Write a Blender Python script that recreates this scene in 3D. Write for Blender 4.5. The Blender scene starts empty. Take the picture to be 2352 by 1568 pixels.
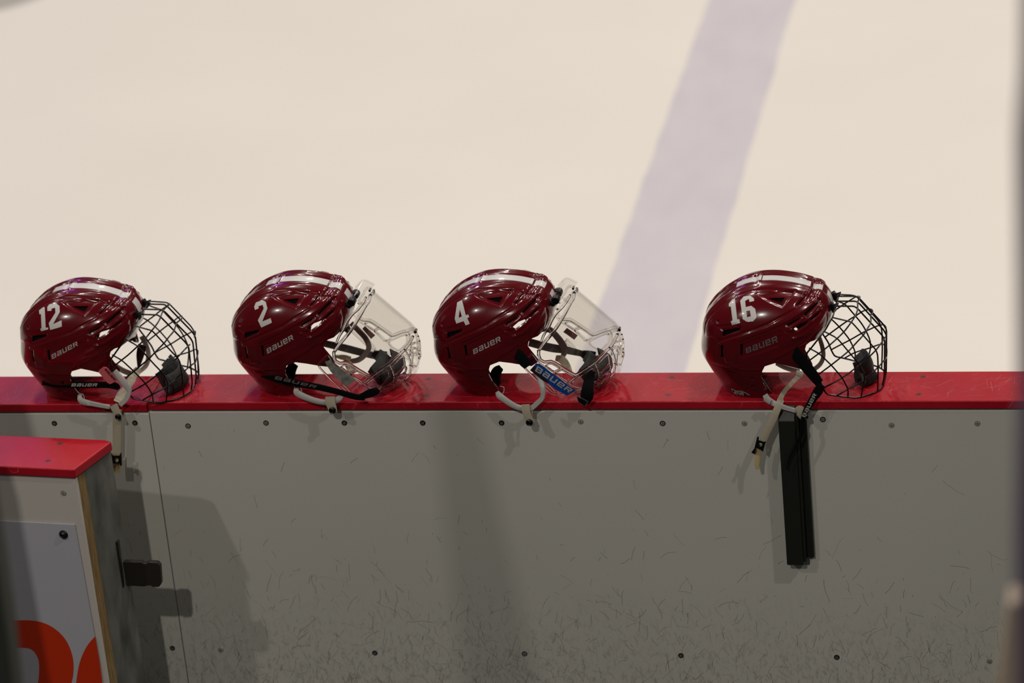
import bpy, math, random
import numpy as np
from mathutils import Vector, Matrix
from mathutils.bvhtree import BVHTree
from mathutils.geometry import delaunay_2d_cdt

random.seed(7); RNG = np.random.default_rng(7)
SC = bpy.context.scene
COL = SC.collection

# ------------------------------------------------------------------ camera
IW, IH = 2352, 1568
F_PX = 8000.0
YAW, PITCH, ROLL = -0.2146, 0.4320, -0.0965
CAM = np.array([0.4776, -6.1768, 3.0486])

def cam_rot():
    cy, sy, cp, sp = math.cos(YAW), math.sin(YAW), math.cos(PITCH), math.sin(PITCH)
    fwd = np.array([sy*cp, cy*cp, -sp]); right = np.array([cy, -sy, 0.0]); up = np.cross(right, fwd)
    cr, sr = math.cos(ROLL), math.sin(ROLL)
    return np.array([cr*right+sr*up, -sr*right+cr*up, fwd])
RC = cam_rot()

cd = bpy.data.cameras.new('camera'); cam = bpy.data.objects.new('camera', cd); COL.objects.link(cam)
cd.sensor_fit = 'HORIZONTAL'; cd.sensor_width = 36.0; cd.lens = F_PX/IW*36.0
cd.clip_start = 0.05; cd.clip_end = 200
m = Matrix(((RC[0][0], RC[1][0], -RC[2][0]), (RC[0][1], RC[1][1], -RC[2][1]), (RC[0][2], RC[1][2], -RC[2][2])))
cam.matrix_world = Matrix.Translation(Vector(CAM)) @ m.to_4x4()
cd.dof.use_dof = True
cd.dof.focus_distance = 6.98
cd.dof.aperture_fstop = 2.6
SC.camera = cam

# ------------------------------------------------------------------ world, lights, exposure
SC.view_settings.view_transform = 'Standard'
SC.view_settings.look = 'None'
SC.view_settings.gamma = 1.0
SC.view_settings.use_curve_mapping = False
SC.view_settings.exposure = 0.0
w = bpy.data.worlds.new('arena'); SC.world = w; w.use_nodes = True
wb = w.node_tree.nodes['Background']; wb.inputs[0].default_value = (1.0, 0.93, 0.84, 1); wb.inputs[1].default_value = 0.032

def area(name, loc, target, size, power, color=(1, .93, .82), size_y=None):
    l = bpy.data.lights.new(name, 'AREA'); l.energy = power; l.color = color
    l.shape = 'RECTANGLE' if size_y else 'SQUARE'; l.size = size
    if size_y: l.size_y = size_y
    o = bpy.data.objects.new(name, l); COL.objects.link(o); o.location = loc
    d = Vector(target)-Vector(loc); o.rotation_euler = d.to_track_quat('-Z', 'Y').to_euler()
    return o
# rink ceiling lamps over the ice
for ix in (-9, -3, 3, 9):
    for iy in (2.5, 8.0, 14.0):
        area('rink_lamp', (ix-1.0, iy, 9.0), (ix-1.0, iy, -1), 0.5, {-9: 110, -3: 175, 3: 205, 9: 165}[ix], (1, .95, .885))
# bench side lamps (weaker), they light the bench side of the boards
area('bench_lamp', (-1.4, -5.2, 4.4), (-1.0, 0, -.3), 0.10, 80, (1, .95, .88))
area('bench_lamp', (3.0, -2.5, 5.6), (-0.6, 0, -.3), 0.16, 74, (1, .94, .87))
area('bench_lamp', (-4.55, -4.0, 4.9), (-0.6, 0, -.2), 0.12, 54, (1, .95, .88))
# purple scoreboard light across the rink
area('scoreboard_lamp', (-11.2, 19.0, 9.4), (-1.7, 0, 0), 3.2, 120, (.62, .10, 1.0), 2.4)

# ------------------------------------------------------------------ helpers: projection
def proj(P, M=None):
    P = np.atleast_2d(P)
    q = (P-CAM) @ RC.T
    return np.stack([IW/2+F_PX*q[:, 0]/q[:, 2], IH/2-F_PX*q[:, 1]/q[:, 2]], 1)
def ray(u, v):
    return np.array([(u-IW/2)/F_PX, -(v-IH/2)/F_PX, 1.0]) @ RC
def at_y(u, v, y):
    d = ray(u, v); return CAM+(y-CAM[1])/d[1]*d
def at_z(u, v, z):
    d = ray(u, v); return CAM+(z-CAM[2])/d[2]*d
def Z(ox, oy, s, pts):
    return [(ox+p[0]/s, oy+p[1]/s) for p in pts]

def seg_dist(uv, pts, closed=False):
    pts = np.asarray(pts, float); n = len(pts); best = np.full(len(uv), 1e9)
    for i in range(n if closed else n-1):
        a, b = pts[i], pts[(i+1) % n]; ab = b-a; L = ab@ab+1e-12
        t = np.clip(((uv-a)@ab)/L, 0, 1); d = uv-(a+t[:, None]*ab)
        best = np.minimum(best, d[:, 0]**2+d[:, 1]**2)
    return np.sqrt(best)
def inside(uv, pts):
    pts = np.asarray(pts, float); c = np.zeros(len(uv), bool); n = len(pts)
    for i in range(n):
        a, b = pts[i], pts[(i+1) % n]
        if a[1] == b[1]: continue
        k = ((a[1] > uv[:, 1]) != (b[1] > uv[:, 1]))
        c ^= k & (uv[:, 0] < (b[0]-a[0])*(uv[:, 1]-a[1])/(b[1]-a[1])+a[0])
    return c
def sdf(uv, pts):
    d = seg_dist(uv, pts, True); return np.where(inside(uv, pts), d, -d)   # positive inside
def sstep(x, a, b):
    t = np.clip((x-a)/(b-a), 0, 1); return t*t*(3-2*t)
def smooth_path(pts, sub=6):
    pts = np.asarray(pts, float)
    if len(pts) < 3: return pts
    P = np.vstack([2*pts[0]-pts[1], pts, 2*pts[-1]-pts[-2]]); out = []
    for i in range(1, len(P)-2):
        for k in range(sub):
            t = k/sub
            out.append(.5*((2*P[i])+(-P[i-1]+P[i+1])*t+(2*P[i-1]-5*P[i]+4*P[i+1]-P[i+2])*t*t+(-P[i-1]+3*P[i]-3*P[i+1]+P[i+2])*t**3))
    out.append(P[-2]); return np.array(out)
def round_corners(pts, r, k=4):
    pts = [np.asarray(p, float) for p in pts]; out = [pts[0]]
    for i in range(1, len(pts)-1):
        a, b, c = pts[i-1], pts[i], pts[i+1]; la, lc = np.linalg.norm(a-b), np.linalg.norm(c-b)
        rr = min(r, la*.45, lc*.45); p, q = b+(a-b)/la*rr, b+(c-b)/lc*rr
        for j in range(k+1):
            t = j/k; out.append((1-t)**2*p+2*t*(1-t)*b+t*t*q)
    out.append(pts[-1]); return np.array(out)

# ------------------------------------------------------------------ helpers: materials
def mat(name, color, rough=.5, metal=0., spec=.5, coat=0., coat_rough=.05, alpha=1.):
    m = bpy.data.materials.new(name); m.use_nodes = True
    b = m.node_tree.nodes['Principled BSDF']
    b.inputs['Base Color'].default_value = (*color, 1); b.inputs['Roughness'].default_value = rough
    b.inputs['Metallic'].default_value = metal; b.inputs['Specular IOR Level'].default_value = spec
    b.inputs['Coat Weight'].default_value = coat; b.inputs['Coat Roughness'].default_value = coat_rough
    return m
def nodes(m): return m.node_tree.nodes, m.node_tree.links, m.node_tree.nodes['Principled BSDF']
def add_noise_color(m, scale, c1, c2, lo=.35, hi=.65, detail=6, stretch=(1, 1, 1)):
    N, L, b = nodes(m)
    tc = N.new('ShaderNodeNewGeometry'); mp = N.new('ShaderNodeMapping'); mp.inputs['Scale'].default_value = stretch
    nz = N.new('ShaderNodeTexNoise'); nz.inputs['Scale'].default_value = scale; nz.inputs['Detail'].default_value = detail
    cr = N.new('ShaderNodeValToRGB'); cr.color_ramp.elements[0].position = lo; cr.color_ramp.elements[1].position = hi
    cr.color_ramp.elements[0].color = (*c1, 1); cr.color_ramp.elements[1].color = (*c2, 1)
    L.new(tc.outputs['Position'], mp.inputs[0]); L.new(mp.outputs[0], nz.inputs[0]); L.new(nz.outputs[0], cr.inputs[0])
    L.new(cr.outputs[0], b.inputs['Base Color']); return cr
def add_bump(m, scale, strength, dist=.001, detail=3, coat=False):
    N, L, b = nodes(m)
    tc = N.new('ShaderNodeNewGeometry'); nz = N.new('ShaderNodeTexNoise'); nz.inputs['Scale'].default_value = scale
    nz.inputs['Detail'].default_value = detail
    bp = N.new('ShaderNodeBump'); bp.inputs['Strength'].default_value = strength; bp.inputs['Distance'].default_value = dist
    L.new(tc.outputs['Position'], nz.inputs[0]); L.new(nz.outputs[0], bp.inputs['Height']); L.new(bp.outputs[0], b.inputs['Normal'])
    return bp

M = {}
M['shell'] = mat('maroon_shell', (.108, .0010, .0048), .20, spec=.35, coat=.6, coat_rough=.05)
M['liner'] = mat('black_foam', (.003, .003, .003), .9, spec=.15)
M['white'] = mat('white_vinyl', (.62, .60, .58), .35, coat=.3)
M['silver'] = mat('silver_print', (.42, .40, .38), .4)
M['dim_silver'] = mat('worn_silver_print', (.13, .105, .105), .45)
M['wire'] = mat('black_coated_wire', (.004, .004, .004), .22, spec=.5)
M['steel'] = mat('dull_steel', (.35, .34, .32), .3, metal=1.)
M['black'] = mat('black_plastic', (.003, .003, .003), .35, spec=.35)
M['webblack'] = mat('black_elastic_webbing', (.0022, .0022, .0024), .8, spec=.12)
M['cup'] = mat('black_chin_cup', (.006, .006, .006), .5, spec=.3); add_bump(M['cup'], 220, .3)
M['cuppad'] = mat('grey_foam_pad', (.018, .016, .015), .8)
M['loop'] = mat('white_plastic_loop', (.50, .48, .45), .45)
M['farloop'] = mat('shaded_plastic_loop', (.16, .125, .11), .5)  # backlit darkness of the far ear loops is put into this colour
M['web'] = mat('cream_webbing', (.47, .41, .30), .85)
def web_ribs(m):
    N, L, b = nodes(m)
    tc = N.new('ShaderNodeNewGeometry'); wv = N.new('ShaderNodeTexWave'); wv.bands_direction = 'Z'; wv.inputs['Scale'].default_value = 210
    bp = N.new('ShaderNodeBump'); bp.inputs['Strength'].default_value = .45; bp.inputs['Distance'].default_value = .0006
    L.new(tc.outputs['Position'], wv.inputs[0]); L.new(wv.outputs['Fac'], bp.inputs['Height']); L.new(bp.outputs[0], b.inputs['Normal'])
web_ribs(M['web'])
M['webend'] = mat('yellowed_webbing_end', (.62, .47, .24), .7)
M['farstrap'] = mat('grey_elastic_strap', (.10, .095, .085), .8)
M['snap'] = mat('dark_metal_snap', (.05, .05, .045), .3, metal=1.)
M['tag'] = mat('pink_rubber_tag', (.60, .12, .14), .5)
M['blue'] = mat('blue_sticker', (.004, .06, .30), .35)
M['stickerblack'] = mat('black_sticker_band', (.01, .012, .02), .35)
M['greysticker'] = mat('worn_grey_sticker', (.22, .22, .19), .5)
add_noise_color(M['greysticker'], 90, (.13, .13, .11), (.27, .27, .24))
M['redsticker'] = mat('small_red_sticker', (.22, .12, .11), .5)

def clear_mat(name, base_alpha=.04, tint=(1, 1, 1), rough=.02, boost=1.0):
    m = bpy.data.materials.new(name); m.use_nodes = True
    N, L = m.node_tree.nodes, m.node_tree.links; N.clear()
    out = N.new('ShaderNodeOutputMaterial'); tr = N.new('ShaderNodeBsdfTransparent'); tr.inputs[0].default_value = (*tint, 1)
    gl = N.new('ShaderNodeBsdfGlossy'); gl.inputs['Roughness'].default_value = rough
    lw = N.new('ShaderNodeLayerWeight'); pw = N.new('ShaderNodeMath'); pw.operation = 'POWER'; pw.inputs[1].default_value = 5
    fr = N.new('ShaderNodeMath'); fr.operation = 'MULTIPLY_ADD'; fr.inputs[1].default_value = .6; fr.inputs[2].default_value = .035
    L.new(lw.outputs['Facing'], pw.inputs[0]); L.new(pw.outputs[0], fr.inputs[0])
    mx = N.new('ShaderNodeMixShader'); L.new(fr.outputs[0], mx.inputs[0]); L.new(tr.outputs[0], mx.inputs[1]); L.new(gl.outputs[0], mx.inputs[2])
    L.new(mx.outputs[0], out.inputs[0]); return m
M['lens'] = clear_mat('clear_visor_sheet', tint=(.965, .965, .955))
def glass_mat(name, rough, ior, tint):
    m = bpy.data.materials.new(name); m.use_nodes = True
    N, L = m.node_tree.nodes, m.node_tree.links; N.clear()
    out = N.new('ShaderNodeOutputMaterial'); g = N.new('ShaderNodeBsdfGlass'); g.inputs['Color'].default_value = (*tint, 1)
    g.inputs['Roughness'].default_value = rough; g.inputs['IOR'].default_value = ior
    L.new(g.outputs[0], out.inputs[0]); return m
M['clear'] = glass_mat('clear_polycarbonate', .02, 1.45, (.97, .96, .95))

# rail: glossy red plastic with scratches
def rail_material():
    m = mat('red_rail_plastic', (.42, .006, .018), .32, spec=.28)
    N, L, b = nodes(m)
    g = N.new('ShaderNodeNewGeometry')
    nz = N.new('ShaderNodeTexNoise'); nz.inputs['Scale'].default_value = 5; nz.inputs['Detail'].default_value = 4
    cr = N.new('ShaderNodeValToRGB'); cr.color_ramp.elements[0].position = .35; cr.color_ramp.elements[1].position = .7
    cr.color_ramp.elements[0].color = (.36, .004, .014, 1); cr.color_ramp.elements[1].color = (.46, .010, .022, 1)
    L.new(g.outputs['Position'], nz.inputs[0]); L.new(nz.outputs[0], cr.inputs[0])
    # thin scratches: stretched noise isolines in two directions
    acc = None
    for k, (ang, sc, st) in enumerate(((35, 9, 14), (-28, 7, 16), (70, 11, 12))):
        mp = N.new('ShaderNodeMapping'); mp.inputs['Rotation'].default_value = (0, 0, math.radians(ang)); mp.inputs['Scale'].default_value = (1, st, 1)
        n2 = N.new('ShaderNodeTexNoise'); n2.inputs['Scale'].default_value = sc; n2.inputs['Detail'].default_value = 2
        r2 = N.new('ShaderNodeValToRGB'); e = r2.color_ramp.elements
        e[0].position = .495; e[0].color = (0, 0, 0, 1); e[1].position = .505; e[1].color = (0, 0, 0, 1)
        mid = e.new(.5); mid.color = (1, 1, 1, 1)
        L.new(g.outputs['Position'], mp.inputs[0]); L.new(mp.outputs[0], n2.inputs[0]); L.new(n2.outputs[0], r2.inputs[0])
        n3 = N.new('ShaderNodeTexNoise'); n3.inputs['Scale'].default_value = 6+3*k; r3 = N.new('ShaderNodeValToRGB')
        r3.color_ramp.elements[0].position = .55; r3.color_ramp.elements[1].position = .62
        L.new(g.outputs['Position'], n3.inputs[0]); L.new(n3.outputs[0], r3.inputs[0])
        mu = N.new('ShaderNodeMath'); mu.operation = 'MULTIPLY'; L.new(r2.outputs[0], mu.inputs[0]); L.new(r3.outputs[0], mu.inputs[1])
        if acc is None: acc = mu
        else:
            ad = N.new('ShaderNodeMath'); ad.operation = 'MAXIMUM'; L.new(acc.outputs[0], ad.inputs[0]); L.new(mu.outputs[0], ad.inputs[1]); acc = ad
    mx = N.new('ShaderNodeMixRGB'); mx.inputs[2].default_value = (.62, .12, .14, 1); mu = N.new('ShaderNodeMath'); mu.operation = 'MULTIPLY'; mu.inputs[1].default_value = .75
    L.new(acc.outputs[0], mu.inputs[0]); L.new(mu.outputs[0], mx.inputs[0]); L.new(cr.outputs[0], mx.inputs[1]); L.new(mx.outputs[0], b.inputs['Base Color'])
    # pebbled wear patches: fine bump
    nb = N.new('ShaderNodeTexNoise'); nb.inputs['Scale'].default_value = 480; nb.inputs['Detail'].default_value = 2
    bp = N.new('ShaderNodeBump'); bp.inputs['Strength'].default_value = .5; bp.inputs['Distance'].default_value = .0009
    L.new(g.outputs['Position'], nb.inputs[0]); L.new(nb.outputs[0], bp.inputs['Height']); L.new(bp.outputs[0], b.inputs['Normal'])
    return m
M['rail'] = rail_material()

def board_material(name, base, dirt_top=-.42):
    m = mat(name, base, .42, spec=.4)
    N, L, b = nodes(m)
    g = N.new('ShaderNodeNewGeometry'); sx = N.new('ShaderNodeSeparateXYZ'); L.new(g.outputs['Position'], sx.inputs[0])
    big = N.new('ShaderNodeTexNoise'); big.inputs['Scale'].default_value = 1.7; big.inputs['Detail'].default_value = 3
    L.new(g.outputs['Position'], big.inputs[0])
    cr = N.new('ShaderNodeValToRGB'); cr.color_ramp.elements[0].position = .3; cr.color_ramp.elements[1].position = .7
    cr.color_ramp.elements[0].color = (*[c*.93 for c in base], 1); cr.color_ramp.elements[1].color = (*base, 1)
    L.new(big.outputs[0], cr.inputs[0])
    # grime: speckled noise that grows towards the foot of the boards
    mr = N.new('ShaderNodeMapRange'); mr.inputs[1].default_value = dirt_top; mr.inputs[2].default_value = dirt_top-.32
    L.new(sx.outputs[2], mr.inputs[0])
    sp = N.new('ShaderNodeTexNoise'); sp.inputs['Scale'].default_value = 75; sp.inputs['Detail'].default_value = 12; sp.inputs['Roughness'].default_value = .75
    mp = N.new('ShaderNodeMapping'); mp.inputs['Scale'].default_value = (1.6, 1, .8); L.new(g.outputs['Position'], mp.inputs[0]); L.new(mp.outputs[0], sp.inputs[0])
    r2 = N.new('ShaderNodeValToRGB'); r2.color_ramp.elements[0].position = .50; r2.color_ramp.elements[1].position = .66
    L.new(sp.outputs[0], r2.inputs[0])
    mu = N.new('ShaderNodeMath'); mu.operation = 'MULTIPLY'; L.new(mr.outputs[0], mu.inputs[0]); L.new(r2.outputs[0], mu.inputs[1])
    acc = mu
    f = N.new('ShaderNodeMath'); f.operation = 'MULTIPLY'; f.inputs[1].default_value = .60; L.new(acc.outputs[0], f.inputs[0])
    mx = N.new('ShaderNodeMixRGB'); mx.inputs[2].default_value = (.10, .085, .06, 1)
    L.new(f.outputs[0], mx.inputs[0]); L.new(cr.outputs[0], mx.inputs[1]); L.new(mx.outputs[0], b.inputs['Base Color'])
    nb = N.new('ShaderNodeTexNoise'); nb.inputs['Scale'].default_value = 420
    bp = N.new('ShaderNodeBump'); bp.inputs['Strength'].default_value = .12; bp.inputs['Distance'].default_value = .001
    L.new(g.outputs['Position'], nb.inputs[0]); L.new(nb.outputs[0], bp.inputs['Height']); L.new(bp.outputs[0], b.inputs['Normal'])
    return m
M['board'] = board_material('off_white_board_plastic', (.60, .59, .53))
M['gatepanel'] = board_material('white_gate_plastic', (.62, .58, .53), -.5)
M['acrylic'] = mat('poster_backing_white', (.50, .49, .54), .25)
M['orange'] = mat('orange_print', (.62, .035, .004), .35)
M['ply'] = mat('plywood_edge', (.30, .19, .07), .7); add_noise_color(M['ply'], 30, (.16, .09, .03), (.36, .24, .10), .3, .7, 8, (6, 14, .6))
M['galv'] = mat('grey_galvanised_frame', (.20, .20, .18), .55, metal=.3); add_noise_color(M['galv'], 12, (.10, .10, .085), (.24, .24, .21), .3, .7, 6, (2, 2, .7))
M['iron'] = mat('black_painted_steel', (.014, .016, .012), .45, spec=.35); add_bump(M['iron'], 160, .25)
M['latch'] = mat('dark_cast_latch', (.035, .030, .026), .45, metal=.4); add_bump(M['latch'], 120, .4)
M['screwdark'] = mat('dark_screw', (.010, .010, .010), .35, metal=.3)
M['screwlight'] = mat('worn_screw_metal', (.40, .40, .36), .35, metal=.6)
M['screwwhite'] = mat('white_painted_screw', (.40, .39, .35), .5)
M['screwred'] = mat('red_stained_screw', (.10, .010, .012), .4)
M['rubber'] = mat('black_rubber_matting', (.02, .02, .02), .9)
M['purplepad'] = mat('dark_purple_padding', (.085, .062, .110), .7)
M['creampost'] = mat('cream_painted_post', (.42, .34, .25), .6)
M['darkpost'] = mat('dark_metal_post', (.05, .055, .045), .45, metal=.4)

def ice_material():
    m = mat('ice', (.78, .72, .64), .5, spec=.25)
    N, L, b = nodes(m)
    g = N.new('ShaderNodeNewGeometry'); sx = N.new('ShaderNodeSeparateXYZ'); L.new(g.outputs['Position'], sx.inputs[0])
    nz = N.new('ShaderNodeTexNoise'); nz.inputs['Scale'].default_value = 1.3; nz.inputs['Detail'].default_value = 5
    L.new(g.outputs['Position'], nz.inputs[0])
    cr = N.new('ShaderNodeValToRGB'); cr.color_ramp.elements[0].position = .3; cr.color_ramp.elements[1].position = .7
    cr.color_ramp.elements[0].color = (.815, .765, .690, 1); cr.color_ramp.elements[1].color = (.845, .795, .720, 1)
    L.new(nz.outputs[0], cr.inputs[0])
    # painted blue line seen through the ice
    n2 = N.new('ShaderNodeTexNoise'); n2.inputs['Scale'].default_value = 9; n2.inputs['Detail'].default_value = 6; mp = N.new('ShaderNodeMapping'); mp.inputs['Scale'].default_value = (1, .45, 1)
    L.new(g.outputs['Position'], mp.inputs[0]); L.new(mp.outputs[0], n2.inputs[0])
    ofs = N.new('ShaderNodeMath'); ofs.operation = 'MULTIPLY_ADD'; ofs.inputs[1].default_value = .02; ofs.inputs[2].default_value = -.01
    L.new(n2.outputs[0], ofs.inputs[0])
    d = N.new('ShaderNodeMath'); d.operation = 'SUBTRACT'; d.inputs[1].default_value = LINE_X; L.new(sx.outputs[0], d.inputs[0])
    ab = N.new('ShaderNodeMath'); ab.operation = 'ABSOLUTE'; L.new(d.outputs[0], ab.inputs[0])
    ad = N.new('ShaderNodeMath'); ad.operation = 'ADD'; L.new(ab.outputs[0], ad.inputs[0]); L.new(ofs.outputs[0], ad.inputs[1])
    mr = N.new('ShaderNodeMapRange'); mr.inputs[1].default_value = .158; mr.inputs[2].default_value = .150; L.new(ad.outputs[0], mr.inputs[0])
    lc = N.new('ShaderNodeValToRGB'); lc.color_ramp.elements[0].position = .35; lc.color_ramp.elements[1].position = .75
    lc.color_ramp.elements[0].color = (.635, .585, .625, 1); lc.color_ramp.elements[1].color = (.69, .64, .67, 1)
    L.new(n2.outputs[0], lc.inputs[0])
    mx = N.new('ShaderNodeMixRGB'); L.new(mr.outputs[0], mx.inputs[0]); L.new(cr.outputs[0], mx.inputs[1]); L.new(lc.outputs[0], mx.inputs[2])
    # round grey patch at the far left
    vm = N.new('ShaderNodeVectorMath'); vm.operation = 'DISTANCE'; vm.inputs[1].default_value = (MARK[0], MARK[1], -1.07); L.new(g.outputs['Position'], vm.inputs[0])
    m2 = N.new('ShaderNodeMapRange'); m2.inputs[1].default_value = MARK_R+.02; m2.inputs[2].default_value = MARK_R-.02; L.new(vm.outputs['Value'], m2.inputs[0])
    m3 = N.new('ShaderNodeMixRGB'); m3.inputs[2].default_value = (.44, .42, .37, 1); L.new(m2.outputs[0], m3.inputs[0]); L.new(mx.outputs[0], m3.inputs[1])
    L.new(m3.outputs[0], b.inputs['Base Color'])
    nb = N.new('ShaderNodeTexNoise'); nb.inputs['Scale'].default_value = 30; nb.inputs['Detail'].default_value = 6
    bp = N.new('ShaderNodeBump'); bp.inputs['Strength'].default_value = .15; bp.inputs['Distance'].default_value = .004
    L.new(g.outputs['Position'], nb.inputs[0]); L.new(nb.outputs[0], bp.inputs['Height']); L.new(bp.outputs[0], b.inputs['Normal'])
    return m
LINE_X = -1.0587
_mk = at_z(-70, -40, -1.07); MARK = (_mk[0], _mk[1]); MARK_R = float(np.linalg.norm(at_z(78, 0, -1.07)-_mk))
M['ice'] = ice_material()

# ------------------------------------------------------------------ helpers: objects
def mesh_obj(name, V, F, material, parent=None, smooth=True, mats=None, fm=None):
    me = bpy.data.meshes.new(name)
    me.from_pydata([tuple(map(float, v)) for v in V], [], [tuple(map(int, f)) for f in F])
    for mm in (mats or [material]): me.materials.append(mm)
    if smooth: me.polygons.foreach_set('use_smooth', [True]*len(me.polygons))
    if fm is not None: me.polygons.foreach_set('material_index', list(map(int, fm)))
    me.update()
    o = bpy.data.objects.new(name, me); COL.objects.link(o)
    if parent is not None: o.parent = parent
    return o
def empty(name, M4=None, label=None, cat=None, group=None):
    o = bpy.data.objects.new(name, None); COL.objects.link(o); o.empty_display_size = .05
    if M4 is not None: o.matrix_world = M4
    tag(o, label, cat, group); return o
def tag(o, label=None, cat=None, group=None, kind=None):
    if label: o['label'] = label
    if cat: o['category'] = cat
    if group: o['group'] = group
    if kind: o['kind'] = kind
    return o

class MB:
    def __init__(s): s.V = []; s.F = []; s.M = []
    def add(s, V, F, mi=0):
        b = len(s.V); s.V += [tuple(v) for v in V]; s.F += [tuple(i+b for i in f) for f in F]; s.M += [mi]*len(F)
    def prism(s, poly, ax, d0, d1, mi=0):
        """poly: list of 3-vectors at base, extruded from +ax*d0 to +ax*d1"""
        ax = np.asarray(ax, float); n = len(poly); P = [np.asarray(p, float) for p in poly]
        V = [p+ax*d0 for p in P]+[p+ax*d1 for p in P]
        F = [tuple(range(n-1, -1, -1)), tuple(range(n, 2*n))]+[(i, (i+1) % n, n+(i+1) % n, n+i) for i in range(n)]
        s.add(V, F, mi)
    def box(s, x0, x1, y0, y1, z0, z1, mi=0):
        s.prism([(x0, y0, 0), (x1, y0, 0), (x1, y1, 0), (x0, y1, 0)], (0, 0, 1), z0, z1, mi)
    def tube(s, P, r, sides=8, mi=0, taper=None):
        P = np.asarray(P, float); n = len(P)
        T = np.gradient(P, axis=0); T /= np.linalg.norm(T, axis=1)[:, None]+1e-12
        a = np.array([0, 0, 1.]) if abs(T[0][2]) < .9 else np.array([1., 0, 0]); N_ = np.cross(T[0], a); N_ /= np.linalg.norm(N_)
        V = []
        for i in range(n):
            N_ = N_-T[i]*(N_@T[i]); N_ /= np.linalg.norm(N_)+1e-12; B = np.cross(T[i], N_); rr = r if taper is None else taper[i]
            for k in range(sides):
                t = 2*math.pi*k/sides; V.append(P[i]+rr*(math.cos(t)*N_+math.sin(t)*B))
        F = [(i*sides+k, i*sides+(k+1) % sides, (i+1)*sides+(k+1) % sides, (i+1)*sides+k) for i in range(n-1) for k in range(sides)]
        F += [tuple(range(sides-1, -1, -1)), tuple((n-1)*sides+k for k in range(sides))]
        s.add(V, F, mi)
    def lathe(s, c, ax, prof, sides=20, mi=0):
        """prof list of (radius, height along ax)"""
        ax = np.asarray(ax, float); ax /= np.linalg.norm(ax); a = np.array([0, 0, 1.]) if abs(ax[2]) < .9 else np.array([1., 0, 0])
        u = np.cross(ax, a); u /= np.linalg.norm(u); w_ = np.cross(ax, u); c = np.asarray(c, float); V = []
        for r, h in prof:
            for k in range(sides):
                t = 2*math.pi*k/sides; V.append(c+ax*h+r*(math.cos(t)*u+math.sin(t)*w_))
        n = len(prof)
        F = [(i*sides+k, i*sides+(k+1) % sides, (i+1)*sides+(k+1) % sides, (i+1)*sides+k) for i in range(n-1) for k in range(sides)]
        F += [tuple(range(sides-1, -1, -1)), tuple((n-1)*sides+k for k in range(sides))]
        s.add(V, F, mi)
    def build(s, name, material, parent=None, smooth=False, mats=None, inv=None, bevel=0, seg=2, angle=35):
        V = np.array(s.V, float)
        if inv is not None: V = V@inv[:3, :3].T+inv[:3, 3]
        o = mesh_obj(name, V, s.F, material, parent, smooth or bevel > 0, mats, s.M if mats else None)
        if smooth and not bevel:
            o.data.set_sharp_from_angle(angle=math.radians(angle))
        if bevel:
            b = o.modifiers.new('bevel', 'BEVEL'); b.width = bevel; b.segments = seg; b.limit_method = 'ANGLE'; b.harden_normals = True
        return o
def ribbon_mesh(mb, pts, width, thick=.002, sub=5, mi=0):
    """pts: (px u, px v, world y[, px width]); flat band facing the bench, thickness away from it"""
    # a depth of 'c' lies on the cap rail's top
    A = np.array([[p[0], p[1], at_z(p[0], p[1], .0015)[1]-.0 if p[2] == 'c' else p[2]]+[p[3] if len(p) > 3 else width] for p in pts], float)
    S = smooth_path(A, sub); n = len(S)
    T = np.gradient(S[:, :2], axis=0); T /= np.linalg.norm(T, axis=1)[:, None]+1e-9; Nn = np.stack([-T[:, 1], T[:, 0]], 1)
    V = []
    for i in range(n):
        wd = S[i, 3]/2
        prof = [(-1, 0), (-.8, -.35), (.8, -.35), (1, 0), (1, .6), (-1, .6)]
        for a, h in prof:
            q = S[i, :2]+Nn[i]*a*wd; p = at_y(q[0], q[1], S[i, 2]); V.append(p+np.array([0, 1, 0])*h*thick)
    k = 6
    F = [(i*k+j, i*k+(j+1) % k, (i+1)*k+(j+1) % k, (i+1)*k+j) for i in range(n-1) for j in range(k)]
    F += [tuple(range(k-1, -1, -1)), tuple((n-1)*k+j for j in range(k))]
    mb.add(V, F, mi)

# ------------------------------------------------------------------ setting
def plane(name, x0, x1, y0, y1, z, material, kind=None):
    mb = MB(); mb.box(x0, x1, y0, y1, z-.05, z); o = mb.build(name, material); tag(o, kind=kind); return o
plane('floor', -30, 30, .14, 45, -1.07, M['ice'], 'structure')
plane('floor', -12, 8, -14, .14, -1.12, M['rubber'], 'structure')

SEAM = -1.647; DEP = .1341; TH = .019
def screw(parent, p, ax, r=.0058, dark=M['screwdark'], light=M['screwlight'], worn=.5, inv=None, depth=.0008):
    """countersunk cross head screw: dark rim, worn face, cross recess"""
    ax = np.asarray(ax, float); mb = MB(); p = np.asarray(p, float)
    mb.lathe(p, ax, [(r*.9, -.004), (r, depth*.2), (r*.93, depth), (r*.70, depth)], 16, 0)
    mb.lathe(p, ax, [(r*.68, 0), (r*.68, depth*1.25), (r*.3, depth*1.4)], 14, 1 if random.random() < worn else 0)
    a = random.random()*1.5; up = np.array([0, 0, 1.]) if abs(ax[2]) < .9 else np.array([0, 1., 0])
    u = np.cross(up, ax); u /= np.linalg.norm(u); v = np.cross(ax, u)
    for k in (0, 1):
        t = a+k*math.pi/2; d = math.cos(t)*u+math.sin(t)*v; e = np.cross(ax, d)
        q = [p+d*r*.55*sx_+e*r*.14*sy_ for sx_, sy_ in ((-1, -1), (1, -1), (1, 1), (-1, 1))]
        mb.prism(q, ax, depth*1.2, depth*1.9, 0 if worn > .5 else 1)
    return mb.build('screw', None, parent, mats=[dark, light], inv=inv)

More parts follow.
